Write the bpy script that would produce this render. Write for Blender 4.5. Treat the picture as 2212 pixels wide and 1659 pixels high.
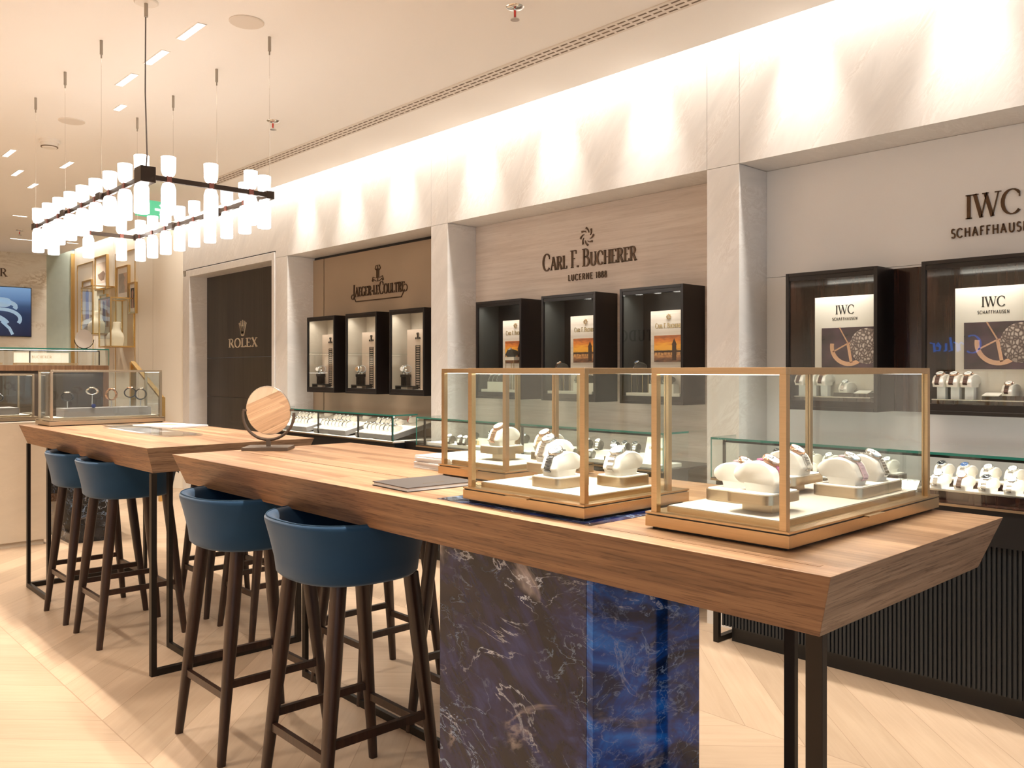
import bpy, bmesh, math, random
from mathutils import Vector, Matrix
random.seed(7)
PI = math.pi
for o in list(bpy.data.objects): bpy.data.objects.remove(o)
S = bpy.context.scene
C = S.collection
R = math.radians

# ------------------------------------------------------------------ camera
cam = bpy.data.cameras.new('camera'); cam_o = bpy.data.objects.new('camera', cam); C.objects.link(cam_o)
cam_o.location = (0, 0, 1.4); cam_o.rotation_euler = (R(90), 0, R(47.09))
cam.sensor_fit = 'HORIZONTAL'; cam.sensor_width = 36; cam.lens = 36 * 1832 / 2212
cam.shift_y = -28.5 / 2212; cam.clip_start = .05; cam.clip_end = 100
S.camera = cam_o
# ------------------------------------------------------------------ world and view
W = bpy.data.worlds.new('world'); S.world = W; W.use_nodes = True
W.node_tree.nodes['Background'].inputs[0].default_value = (.75, .85, 1, 1)
W.node_tree.nodes['Background'].inputs[1].default_value = .6
S.view_settings.view_transform = 'Standard'; S.view_settings.look = 'None'
S.view_settings.exposure = -0.92; S.view_settings.gamma = 1; S.view_settings.use_curve_mapping = False
try: S.cycles.transparent_max_bounces = 40
except Exception: pass
WARM = (1, .89, .76); WARM2 = (1, .93, .84); COOL = (.72, .86, 1)
def area(name, loc, rot, sx, sy, power, col, spread=PI):
    l = bpy.data.lights.new(name, 'AREA'); l.shape = 'RECTANGLE'; l.size = sx; l.size_y = sy
    l.energy = power; l.color = col; l.spread = spread
    o = bpy.data.objects.new(name, l); C.objects.link(o); o.location = loc; o.rotation_euler = rot
    return o
def spot(name, loc, rot, power, col, size, blend=.4, rad=.03):
    l = bpy.data.lights.new(name, 'SPOT'); l.energy = power; l.color = col; l.spot_size = size; l.spot_blend = blend
    l.shadow_soft_size = rad
    o = bpy.data.objects.new(name, l); C.objects.link(o); o.location = loc; o.rotation_euler = rot
    return o
# daylight through the open shop front behind the camera
area('shop_front_daylight', (3.3, .6, 1.6), (R(90), 0, R(90)), 6.5, 2.8, 85, COOL)
# warm wash in the cove above the marble wall
area('cove_light', (-4.3, 3.925, 3.44), (0, 0, 0), 11.6, .07, 270, WARM2, R(150))
area('cove_light', (-12.0, 3.79, 3.44), (0, 0, 0), 3.4, .06, 60, WARM2, R(150))
area('cove_light', (-14.05, 1.2, 3.44), (0, 0, 0), .08, 4.4, 100, WARM2, R(150))
COVE_X = [-7.13, -6.36, -5.6, -4.63, -3.86, -3.1, -2.13, -1.36, -.6]
for x in COVE_X:
    spot('cove_spot', (x, 3.87, 3.43), (R(2), 0, 0), 260, WARM2, R(47), 1, .035)
# ceiling slots: centre, length, rotation, power
SLOTS = [(-4.33, 1.765, .27, 0, 48), (-4.82, 1.77, .27, 0, 48), (-5.31, 1.775, .27, 0, 48), (-5.9, 1.93, .15, 0, 18),
         (-7.74, 1.68, .28, 0, 40), (-8.46, 1.9, .28, 0, 40), (-8.95, 2.14, .25, 0, 40), (-7.85, 2.135, .28, 0, 40),
         (-10.8, 2.45, .14, 90, 30), (-12.7, 2.9, .26, 90, 30), (-12.6, 3.5, .14, 90, 16),
         (-2.75, 1.765, .27, 0, 42), (-2.2, 1.765, .27, 0, 42), (-1.65, 1.765, .27, 0, 42), (-1.1, 1.765, .27, 0, 38),
         (-3.6, -.4, .27, 0, 55), (-5.4, -.4, .27, 0, 55), (-1.6, -.4, .27, 0, 45), (-7.4, -.4, .27, 0, 50), (-9.6, .6, .27, 0, 50),
         (-1.4, -2.9, .27, 0, 130), (-3.6, -2.9, .27, 0, 130), (-5.8, -2.9, .27, 0, 130), (-8.0, -2.9, .27, 0, 110), (-11.6, 1.2, .27, 0, 50)]  # the four by the opposite wall are unseen, added to fill the niches
for x, y, ln, rz, p in SLOTS:
    area('slot_light', (x, y, 3.142), (0, 0, R(rz)), ln, .036, p * .8, WARM, R(112))

# ------------------------------------------------------------------ materials
def nt(name):
    m = bpy.data.materials.new(name); m.use_nodes = True
    n = m.node_tree; b = n.nodes['Principled BSDF']; return m, n, b
def L(n, a, b): n.links.new(a, b)
def pm(name, col, rough=.5, metal=0, spec=.5, emit=None, es=0, coat=0, sheen=0, var=0, vscale=8, bump=0, bscale=200):
    m, n, b = nt(name)
    b.inputs['Base Color'].default_value = (*col, 1); b.inputs['Roughness'].default_value = rough
    b.inputs['Metallic'].default_value = metal; b.inputs['Specular IOR Level'].default_value = spec
    b.inputs['Coat Weight'].default_value = coat; b.inputs['Coat Roughness'].default_value = .05
    b.inputs['Sheen Weight'].default_value = sheen
    if emit: b.inputs['Emission Color'].default_value = (*emit, 1); b.inputs['Emission Strength'].default_value = es
    tc = n.nodes.new('ShaderNodeTexCoord')
    if var:
        no = n.nodes.new('ShaderNodeTexNoise'); no.inputs['Scale'].default_value = vscale; no.inputs['Detail'].default_value = 6
        L(n, tc.outputs['Object'], no.inputs['Vector'])
        mx = n.nodes.new('ShaderNodeMix'); mx.data_type = 'RGBA'
        mx.inputs[6].default_value = (*[c * (1 - var) for c in col], 1); mx.inputs[7].default_value = (*[min(1, c * (1 + var)) for c in col], 1)
        L(n, no.outputs['Fac'], mx.inputs[0]); L(n, mx.outputs[2], b.inputs['Base Color'])
    if bump:
        no = n.nodes.new('ShaderNodeTexNoise'); no.inputs['Scale'].default_value = bscale
        L(n, tc.outputs['Object'], no.inputs['Vector'])
        bp = n.nodes.new('ShaderNodeBump'); bp.inputs['Strength'].default_value = bump; bp.inputs['Distance'].default_value = .002
        L(n, no.outputs['Fac'], bp.inputs['Height']); L(n, bp.outputs[0], b.inputs['Normal'])
    return m
def ramp(n, stops):
    r = n.nodes.new('ShaderNodeValToRGB'); e = r.color_ramp.elements
    e[0].position = stops[0][0]; e[0].color = (*stops[0][1], 1)
    e[1].position = stops[-1][0]; e[1].color = (*stops[-1][1], 1)
    for p, c in stops[1:-1]:
        x = e.new(p); x.color = (*c, 1)
    return r
def mapping(n, sc=(1, 1, 1), rot=(0, 0, 0), loc=(0, 0, 0), out='Object'):
    tc = n.nodes.new('ShaderNodeTexCoord'); mp = n.nodes.new('ShaderNodeMapping')
    mp.inputs['Scale'].default_value = sc; mp.inputs['Rotation'].default_value = rot; mp.inputs['Location'].default_value = loc
    L(n, tc.outputs[out], mp.inputs['Vector']); return mp
def noise(n, vec, scale, detail=6, dist=0, rough=.5):
    no = n.nodes.new('ShaderNodeTexNoise'); no.inputs['Scale'].default_value = scale; no.inputs['Detail'].default_value = detail
    no.inputs['Distortion'].default_value = dist; no.inputs['Roughness'].default_value = rough
    L(n, vec.outputs[0], no.inputs['Vector']); return no
def math_(n, op, a, b=None, c=None):
    m = n.nodes.new('ShaderNodeMath'); m.operation = op
    for i, v in enumerate((a, b, c)):
        if v is None: continue
        if isinstance(v, (int, float)): m.inputs[i].default_value = v
        else: L(n, v, m.inputs[i])
    return m.outputs[0]
def mixc(n, f, a, b, mode='MIX'):
    mx = n.nodes.new('ShaderNodeMix'); mx.data_type = 'RGBA'; mx.blend_type = mode
    for i, v in ((0, f), (6, a), (7, b)):
        if isinstance(v, (int, float)): mx.inputs[i].default_value = v
        elif isinstance(v, tuple): mx.inputs[i].default_value = (*v, 1)
        else: L(n, v, mx.inputs[i])
    return mx.outputs[2]
def wood(name, lo, mid, hi, axis='x', rough=.45, sc=1., planks=None, coat=0, amp=1, lines=.5):
    m, n, b = nt(name)
    long, cross = .5 * sc, 14 * sc
    s = {'x': (long, cross, cross), 'y': (cross, long, cross), 'z': (cross, cross, long)}[axis]
    mp = mapping(n, s)
    a = noise(n, mp, 1.6, 5, .6, .6)
    rp = ramp(n, [(.3, lo), (.5, mid), (.68, hi)])
    L(n, a.outputs['Fac'], rp.inputs[0])
    s2 = tuple(v * 7 for v in s)
    f = noise(n, mapping(n, s2), 2.2, 3, 0, .6)
    col = mixc(n, .35 * amp, rp.outputs[0], mixc(n, f.outputs['Fac'], tuple(c * .55 for c in lo), hi))
    ln_ = noise(n, mapping(n, tuple(v * 4.2 for v in s)), 1.7, 3, .35, .5)
    lr = ramp(n, [(.54, (1, 1, 1)), (.62, (.55, .48, .42)), (.72, (1, 1, 1))]); L(n, ln_.outputs['Fac'], lr.inputs[0])
    col = mixc(n, lines, col, lr.outputs[0], 'MULTIPLY')
    if planks:
        pl, pw, amt = planks
        tc = n.nodes.new('ShaderNodeTexCoord')
        br = n.nodes.new('ShaderNodeTexBrick'); br.offset = .37; br.offset_frequency = 2
        br.inputs['Scale'].default_value = 1; br.inputs['Brick Width'].default_value = pl; br.inputs['Row Height'].default_value = pw
        br.inputs['Mortar Size'].default_value = .0006; br.inputs['Bias'].default_value = 0
        br.inputs['Color1'].default_value = (1 - amt, 1 - amt * 1.15, 1 - amt * 1.3, 1); br.inputs['Color2'].default_value = (1, 1, 1, 1)
        br.inputs['Mortar'].default_value = (.6, .5, .4, 1)
        L(n, tc.outputs['Object'], br.inputs['Vector'])
        col = mixc(n, 1., col, br.outputs['Color'], 'MULTIPLY')
    L(n, col, b.inputs['Base Color']); b.inputs['Roughness'].default_value = rough; b.inputs['Coat Weight'].default_value = coat
    bp = n.nodes.new('ShaderNodeBump'); bp.inputs['Strength'].default_value = .12; bp.inputs['Distance'].default_value = .002
    L(n, f.outputs['Fac'], bp.inputs['Height']); L(n, bp.outputs[0], b.inputs['Normal'])
    return m
def marble(name, base, vein, sc=1., rough=.3, amt=.5, rot=(0, R(52), R(8))):
    m, n, b = nt(name)
    m0 = mapping(n, (1, 1, 1), rot); mp = n.nodes.new('ShaderNodeMapping'); mp.inputs['Scale'].default_value = (1.0 * sc, 1.0 * sc, 4.2 * sc)
    L(n, m0.outputs[0], mp.inputs['Vector'])
    big = noise(n, mp, .9, 5, 1.2, .6)
    fine = noise(n, mp, 4.5, 10, 1.0, .75)
    v = math_(n, 'ABSOLUTE', math_(n, 'SUBTRACT', fine.outputs['Fac'], .5))
    v = math_(n, 'SUBTRACT', 1, math_(n, 'MULTIPLY', v, 16)); v = math_(n, 'MAXIMUM', v, 0)
    msk = ramp(n, [(.45, (0, 0, 0)), (.62, (1, 1, 1))]); L(n, big.outputs['Fac'], msk.inputs[0])
    v = math_(n, 'MULTIPLY', math_(n, 'MULTIPLY', v, msk.outputs[0]), amt)
    soft = ramp(n, [(.33, tuple(c * .86 for c in base)), (.6, base)]); L(n, big.outputs['Fac'], soft.inputs[0])
    L(n, mixc(n, v, soft.outputs[0], vein), b.inputs['Base Color'])
    b.inputs['Roughness'].default_value = rough
    return m
def blue_stone(name='polished_blue_stone', stops=((.003, .004, .008), (.006, .012, .04), (.012, .05, .19), (.03, .15, .45), (.12, .3, .6)), warm=.8):
    m, n, b = nt(name)
    m0 = mapping(n, (1, 1, 1), (R(10), R(-40), R(12))); mp = n.nodes.new('ShaderNodeMapping'); mp.inputs['Scale'].default_value = (.8, .8, 2.2); L(n, m0.outputs[0], mp.inputs['Vector'])
    base = noise(n, mp, 5, 10, .8, .65)
    rp = ramp(n, list(zip((.30, .45, .56, .70, .8), stops)))
    L(n, base.outputs['Fac'], rp.inputs[0])
    col = rp.outputs[0]
    for sc, wd, cc, am, dist, ga in ((2.6, 60, (.55, .6, .7), .9, .9, .5), (6, 40, (.35, .5, .75), .6, .8, .48), (11, 30, (.3, .42, .6), .5, .6, .5), (1.15, 20, (.6, .52, .5), warm, 1.1, .52)):
        a = noise(n, mapping(n, (1, 1, 1.8), (R(20 * sc), R(28), R(5))), sc, 7, dist, .58)
        v = math_(n, 'ABSOLUTE', math_(n, 'SUBTRACT', a.outputs['Fac'], .5))
        v = math_(n, 'MAXIMUM', math_(n, 'SUBTRACT', 1, math_(n, 'MULTIPLY', v, wd * 2.2)), 0)
        gate = noise(n, mapping(n, (1, 1, 1), (0, 0, 0), (sc, sc, 1)), 3.5, 4)
        g = ramp(n, [(ga, (0, 0, 0)), (ga + .12, (1, 1, 1))]); L(n, gate.outputs['Fac'], g.inputs[0])
        col = mixc(n, math_(n, 'MULTIPLY', math_(n, 'MULTIPLY', v, g.outputs[0]), am), col, cc)
    L(n, col, b.inputs['Base Color']); b.inputs['Roughness'].default_value = .05; b.inputs['Specular IOR Level'].default_value = .4
    return m
def oak_floor():
    m, n, b = nt('oak_chevron_floor')
    tc = n.nodes.new('ShaderNodeTexCoord'); sp = n.nodes.new('ShaderNodeSeparateXYZ'); L(n, tc.outputs['Object'], sp.inputs[0])
    x, y = sp.outputs[0], sp.outputs[1]
    CW, PW = .92, .18
    cy = math_(n, 'DIVIDE', math_(n, 'ADD', y, 20.05), CW)
    ci = math_(n, 'FLOOR', cy); cf = math_(n, 'FRACT', cy)
    par = math_(n, 'MODULO', ci, 2)
    sgn = math_(n, 'SUBTRACT', math_(n, 'MULTIPLY', par, 2), 1)
    # distance across the planks
    a = math_(n, 'ADD', x, math_(n, 'MULTIPLY', sgn, math_(n, 'MULTIPLY', math_(n, 'SUBTRACT', cf, math_(n, 'SUBTRACT', 1, par)), CW)))
    q = math_(n, 'DIVIDE', math_(n, 'ADD', a, 40), PW * 1.414)
    pi_ = math_(n, 'FLOOR', q); pf = math_(n, 'FRACT', q)
    cmb = n.nodes.new('ShaderNodeCombineXYZ'); L(n, pi_, cmb.inputs[0]); L(n, ci, cmb.inputs[1])
    wn = n.nodes.new('ShaderNodeTexWhiteNoise'); L(n, cmb.outputs[0], wn.inputs['Vector'])
    # grain coordinates: along and across
    al = math_(n, 'SUBTRACT', x, math_(n, 'MULTIPLY', sgn, y)); ac = math_(n, 'ADD', x, math_(n, 'MULTIPLY', sgn, y))
    g = n.nodes.new('ShaderNodeCombineXYZ'); L(n, math_(n, 'MULTIPLY', al, 1.2), g.inputs[0])
    L(n, math_(n, 'MULTIPLY', ac, 16), g.inputs[1]); L(n, math_(n, 'MULTIPLY', wn.outputs[0], 40), g.inputs[2])
    gn = noise(n, g, 1.5, 6, .5, .6)
    r1 = ramp(n, [(.3, (.47, .345, .24)), (.7, (.54, .41, .295))]); L(n, gn.outputs['Fac'], r1.inputs[0])
    tone = ramp(n, [(0, (.86, .84, .81)), (1, (1.08, 1.06, 1.04))]); L(n, wn.outputs[0], tone.inputs[0])
    col = mixc(n, 1., r1.outputs[0], tone.outputs[0], 'MULTIPLY')
    e1 = math_(n, 'LESS_THAN', math_(n, 'MINIMUM', pf, math_(n, 'SUBTRACT', 1, pf)), .008)
    e2 = math_(n, 'LESS_THAN', math_(n, 'MINIMUM', cf, math_(n, 'SUBTRACT', 1, cf)), .0025)
    e = math_(n, 'MULTIPLY', math_(n, 'MAXIMUM', e1, e2), .5)
    L(n, mixc(n, e, col, (.22, .13, .07)), b.inputs['Base Color']); b.inputs['Roughness'].default_value = .38
    b.inputs['Specular IOR Level'].default_value = .4
    return m
def glass(name, tint=(.965, .985, .975), ior=1.5, k=1.):
    m = bpy.data.materials.new(name); m.use_nodes = True; n = m.node_tree
    for x in list(n.nodes):
        if x.type == 'BSDF_PRINCIPLED': n.nodes.remove(x)
    out = [x for x in n.nodes if x.type == 'OUTPUT_MATERIAL'][0]
    t = n.nodes.new('ShaderNodeBsdfTransparent'); t.inputs[0].default_value = (*tint, 1)
    g = n.nodes.new('ShaderNodeBsdfGlossy'); g.inputs['Roughness'].default_value = .004; g.inputs[0].default_value = (1, 1, 1, 1)
    lw = n.nodes.new('ShaderNodeLayerWeight'); lw.inputs[0].default_value = .5
    p = math_(n, 'POWER', lw.outputs['Facing'], 5); f = math_(n, 'ADD', .035 * k, math_(n, 'MULTIPLY', p, .93))
    mx = n.nodes.new('ShaderNodeMixShader'); L(n, f, mx.inputs[0]); L(n, t.outputs[0], mx.inputs[1]); L(n, g.outputs[0], mx.inputs[2])
    L(n, mx.outputs[0], out.inputs[0]); return m
def brushed(name, col, rough=.32, axis=0):
    m, n, b = nt(name)
    s = [60, 60, 60]; s[axis] = 1.2
    no = noise(n, mapping(n, tuple(s)), 6, 3)
    L(n, mixc(n, no.outputs['Fac'], tuple(c * .88 for c in col), tuple(min(1, c * 1.08) for c in col)), b.inputs['Base Color'])
    b.inputs['Metallic'].default_value = 1; b.inputs['Roughness'].default_value = rough
    return m

M = dict(
    ceiling=pm('ceiling_paint', (.88, .85, .81), .8), wall=pm('cream_wall_panel', (.80, .74, .64), .6),
    white=pm('white_panel', (.90, .895, .89), .25), taupe=pm('taupe_panel', (.36, .27, .19), .55, var=.06, vscale=3),
    marble=marble('white_marble', (.80, .77, .74), (.50, .44, .39), 1.3, amt=.38), marble2=marble('beige_marble', (.80, .73, .62), (.42, .30, .18), .5, amt=.8),
    silk=pm('green_silk_wallpaper', (.52, .60, .53), .5, var=.08, vscale=10), brownpanel=wood('dark_bronze_panel', (.022, .017, .013), (.036, .028, .021), (.055, .043, .033), 'z', .4, .35),
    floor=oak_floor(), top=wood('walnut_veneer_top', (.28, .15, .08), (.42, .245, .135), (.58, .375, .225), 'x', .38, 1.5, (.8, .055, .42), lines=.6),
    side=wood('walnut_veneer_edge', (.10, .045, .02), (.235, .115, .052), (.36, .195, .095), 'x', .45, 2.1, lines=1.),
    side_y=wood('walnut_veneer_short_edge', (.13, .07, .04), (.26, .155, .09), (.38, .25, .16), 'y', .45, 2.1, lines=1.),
    blackstone=blue_stone('polished_black_stone', ((.002, .002, .002), (.004, .004, .005), (.009, .009, .011), (.025, .025, .03), (.1, .09, .085)), .9), stone=blue_stone('polished_stone_shaded', ((.003, .003, .006), (.006, .007, .02), (.012, .016, .07), (.03, .045, .16), (.12, .13, .25))), stonelit=blue_stone('polished_stone_lit', ((.002, .004, .012), (.005, .02, .08), (.008, .07, .34), (.02, .2, .7), (.15, .42, .85)), .25), darkmetal=pm('black_bronze_metal', (.022, .017, .013), .42, .6), black=pm('black_satin', (.008, .008, .009), .35),  # dark and vivid blue copies of one stone, shade and light painted in
    blackmatt=pm('black_flutes', (.012, .015, .018), .45), velvet=pm('blue_velvet', (.007, .042, .098), .75, sheen=.25, var=.25, vscale=5, spec=.2),
    seam=pm('blue_seam', (.008, .04, .08), .8), leg=wood('dark_walnut_leg', (.012, .005, .003), (.034, .014, .008), (.06, .027, .014), 'z', .35, 1.2),
    gold=brushed('brushed_gold', (.62, .44, .255), .3), gold2=brushed('champagne_metal', (.60, .47, .32), .3),
    goldtrim=brushed('gold_trim', (.75, .52, .22), .25, 2), glass=glass('clear_glass'), glassedge=pm('green_glass_edge', (.03, .20, .16), .12, emit=None),
    cream=pm('cream_leather', (.83, .77, .69), .6), creamgold=pm('gold_cream_edge', (.62, .43, .24), .4, .5), grey=pm('grey_suede', (.17, .155, .15), .8),
    white_emit=pm('light_diffuser', (1, 1, 1), .5, emit=(1, .9, .78), es=9), bulb=pm('opal_glass_shade', (.9, .88, .85), .4, emit=(1, .95, .89), es=12),
    led=pm('led_strip', (1, 1, 1), .5, emit=(1, .93, .82), es=14), copper=pm('copper_block', (.17, .055, .04), .4, .4), bronze=pm('bronze_bar', (.045, .03, .022), .35, .6),
    steel=pm('polished_steel', (.75, .74, .72), .18, 1), dsteel=pm('dark_steel', (.13, .13, .135), .25, .9), rose=pm('rose_gold', (.8, .5, .35), .2, 1),
    dial=pm('white_dial', (.85, .85, .83), .3), bluedial=pm('blue_dial', (.03, .09, .25), .25), blackdial=pm('black_dial', (.015, .015, .018), .25),
    pink=pm('pink_strap', (.42, .12, .24), .6, var=.3, vscale=60), lilac=pm('lilac_strap', (.62, .42, .46), .6), leather=pm('brown_leather', (.06, .025, .013), .5), blackstrap=pm('black_leather', (.012, .012, .013), .5),
    oaksign=wood('pale_oak_panel', (.60, .51, .44), (.69, .60, .53), (.76, .68, .61), 'x', .5, 1.4, amp=.35, lines=.18),
    ebony=wood('macassar_ebony', (.008, .004, .003), (.022, .010, .007), (.07, .026, .016), 'z', .12, 1.5, coat=.5),
    boxframe=pm('espresso_frame', (.007, .0045, .004), .35), letter=pm('bronze_letter', (.10, .06, .035), .35, .7), letterblk=pm('black_letter', (.01, .01, .01), .4),
    lettergold=pm('gold_letter', (.75, .58, .33), .25, .9), letterwhite=pm('champagne_letter', (.85, .76, .62), .3, .5), darkgrey=pm('charcoal_lining', (.045, .045, .042), .6),
    mirror=pm('mirror_glass', (.93, .93, .92), .01, 1), paper=pm('paper', (.85, .83, .82), .6), bookcover=pm('taupe_book_cover', (.055, .046, .043), .5),
    stonebox=marble('pale_sandstone', (.62, .52, .40), (.45, .35, .24), .6, .5, .3), green=pm('green_sign', (.1, .6, .35), .4, emit=(.16, .75, .42), es=.75),
    signwhite=pm('sign_white', (.9, .95, 1), .4, emit=(.75, .88, 1), es=1.1), vent=pm('vent_metal', (.70, .63, .55), .5), slot=pm('vent_slot', (.16, .11, .07), .7),
    smoke=pm('detector_plastic', (.8, .75, .68), .5), red=pm('red_bulb', (.6, .03, .02), .3), walnutfr=wood('walnut_frame', (.14, .07, .035), (.24, .13, .065), (.34, .19, .10), 'z', .4, 1),
    darkbrown=pm('dark_brown_panel', (.06, .045, .033), .5), bust=pm('cream_bust', (.78, .68, .53), .7), platform=pm('beige_suede', (.50, .44, .37), .8),
    gripmetal=pm('grip_metal', (.36, .32, .27), .4, .5), cuff=pm('dark_cuff', (.10, .09, .075), .4, .5), reflectwall=pm('grey_panel_wall', (.58, .57, .55), .5), navy=pm('navy_enamel', (.02, .03, .12), .2), glasstint=glass('grey_tinted_glass', (.90, .92, .93), k=2.2),
)

# ------------------------------------------------------------------ mesh helpers
class MB:
    def __init__(s): s.b = bmesh.new(); s.mi = 0
    def _f(s, vs):
        try: f = s.b.faces.new(vs); f.material_index = s.mi; return f
        except ValueError: return None
    def box(s, x0, x1, y0, y1, z0, z1, m=None, T=None):
        if m is not None: s.mi = m
        co = [(x, y, z) for z in (z0, z1) for y in (y0, y1) for x in (x0, x1)]
        v = [s.b.verts.new(T @ Vector(c) if T else c) for c in co]
        for q in ((0, 2, 3, 1), (4, 5, 7, 6), (0, 1, 5, 4), (2, 6, 7, 3), (0, 4, 6, 2), (1, 3, 7, 5)): s._f([v[i] for i in q])
        return s
    def frustum(s, a, b, m=None, T=None):  # two rings of points
        if m is not None: s.mi = m
        va = [s.b.verts.new(T @ Vector(c) if T else c) for c in a]; vb = [s.b.verts.new(T @ Vector(c) if T else c) for c in b]
        k = len(a)
        for i in range(k): s._f([va[i], va[(i + 1) % k], vb[(i + 1) % k], vb[i]])
        s._f(va[::-1]); s._f(vb)
        return s
    def loft(s, rings, m=None, caps=True, closed=True, T=None):
        if m is not None: s.mi = m
        vs = [[s.b.verts.new(T @ Vector(c) if T else c) for c in r] for r in rings]
        k = len(rings[0])
        for a, b in zip(vs, vs[1:]):
            for i in range(k if closed else k - 1): s._f([a[i], a[(i + 1) % k], b[(i + 1) % k], b[i]])
        if caps: s._f(vs[0][::-1]); s._f(vs[-1])
        return s
    def cyl(s, x, y, z0, z1, r, r2=None, n=20, m=None, T=None):
        r2 = r if r2 is None else r2
        return s.loft([[(x + rr * math.cos(2 * PI * i / n), y + rr * math.sin(2 * PI * i / n), z) for i in range(n)] for rr, z in ((r, z0), (r2, z1))], m, T=T)
    def lathe(s, prof, n=24, m=None, T=None, x=0, y=0):
        return s.loft([[(x + r * math.cos(2 * PI * i / n), y + r * math.sin(2 * PI * i / n), z) for i in range(n)] for r, z in prof], m, T=T)
    def tube(s, pts, r, n=8, m=None, flat=1., caps=True):
        pts = [Vector(p) for p in pts]; rings = []
        up = Vector((0, 0, 1)); u = None
        for i, p in enumerate(pts):
            d = (pts[min(i + 1, len(pts) - 1)] - pts[max(i - 1, 0)]).normalized()
            if u is None:
                u = d.orthogonal() if abs(d.dot(up)) > .95 else d.cross(up)
            u = (u - d * u.dot(d)).normalized(); w = d.cross(u)
            rr = r[i] if isinstance(r, (list, tuple)) else r
            rings.append([p + (u * math.cos(2 * PI * k / n) + w * math.sin(2 * PI * k / n) * flat) * rr for k in range(n)])
        return s.loft(rings, m, caps)
    def bar(s, a, b, w, h, m=None):  # rectangular bar, w horizontal, h the other
        a, b = Vector(a), Vector(b); d = (b - a).normalized()
        u = d.cross(Vector((0, 0, 1)));
        if u.length < .1: u = Vector((1, 0, 0))
        u.normalize(); v = d.cross(u).normalized(); u *= w / 2; v *= h / 2
        q = [u + v, -u + v, -u - v, u - v]
        return s.frustum([a + k for k in q], [b + k for k in q], m)
    def prism(s, poly, y0, y1, m=None, T=None):  # polygon in xz extruded in y
        return s.frustum([(x, y0, z) for x, z in poly], [(x, y1, z) for x, z in poly], m, T)
    def prismz(s, poly, z0, z1, m=None, T=None):
        return s.frustum([(x, y, z0) for x, y in poly], [(x, y, z1) for x, y in poly], m, T)
    def flat(s, poly, m=None, T=None):
        if m is not None: s.mi = m
        s._f([s.b.verts.new(T @ Vector(c) if T else c) for c in poly]); return s
    def mesh(s, name, mats, smooth=None, bevel=0):
        bmesh.ops.recalc_face_normals(s.b, faces=s.b.faces)
        me = bpy.data.meshes.new(name); s.b.to_mesh(me); s.b.free()
        for m in mats: me.materials.append(M[m] if isinstance(m, str) else m)
        if smooth:
            me.shade_smooth()
            try: me.set_sharp_from_angle(angle=R(smooth))
            except Exception: pass
        return me
def link(name, me, parent=None, loc=(0, 0, 0), rot=(0, 0, 0), bevel=0):
    o = bpy.data.objects.new(name, me); C.objects.link(o); o.location = loc; o.rotation_euler = rot
    if parent: o.parent = parent
    if bevel:
        b = o.modifiers.new('bevel', 'BEVEL'); b.width = bevel; b.segments = 2; b.limit_method = 'ANGLE'
    return o
def obj(name, mb, mats, parent=None, loc=(0, 0, 0), rot=(0, 0, 0), smooth=None, bevel=0, label=None):
    if not isinstance(mats, (list, tuple)): mats = [mats]
    o = link(name, mb.mesh(name, mats, smooth), parent, loc, rot, bevel)
    if label: o['label'] = label
    return o
def tag(o, label, cat, group=None, kind=None):
    o['label'] = label; o['category'] = cat
    if group: o['group'] = group
    if kind: o['kind'] = kind
    return o
def thing(name, label, cat, loc=(0, 0, 0), rz=0, group=None):
    o = bpy.data.objects.new(name, None); C.objects.link(o); o.location = loc; o.rotation_euler = (0, 0, rz); o.empty_display_size = .1
    return tag(o, label, cat, group)
def struct(name, mb, mats, bevel=0, parent=None, smooth=None):
    o = obj(name, mb, mats, parent, bevel=bevel, smooth=smooth)
    if not parent: o['kind'] = 'structure'
    return o
def kids(o, allo): return [c for c in allo if c.parent == o]
def dup(root, loc, rz, label, group=None):
    allo = list(C.objects)
    r = root.copy(); C.objects.link(r); r.location = loc; r.rotation_euler = (0, 0, rz); r['label'] = label
    if group: r['group'] = group
    for ch in kids(root, allo):
        c = ch.copy(); C.objects.link(c); c.parent = r
        for g in kids(ch, allo):
            d = g.copy(); C.objects.link(d); d.parent = c
    return r
def arc(cx, cy, rx, ry, a0, a1, n=10):
    return [(cx + rx * math.cos(R(a0 + (a1 - a0) * i / n)), cy + ry * math.sin(R(a0 + (a1 - a0) * i / n))) for i in range(n + 1)]
def ell(rx, ry, n=24, e=2., cx=0, cy=0):
    out = []
    for i in range(n):
        a = 2 * PI * i / n; c, s_ = math.cos(a), math.sin(a)
        out.append((cx + rx * math.copysign(abs(c) ** (2 / e), c), cy + ry * math.copysign(abs(s_) ** (2 / e), s_)))
    return out
def rrect(x0, x1, y0, y1, r, n=5):
    p = []
    for cx, cy, a in ((x1 - r, y1 - r, 0), (x0 + r, y1 - r, 90), (x0 + r, y0 + r, 180), (x1 - r, y0 + r, 270)): p += arc(cx, cy, r, r, a, a + 90, n)
    return p

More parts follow.
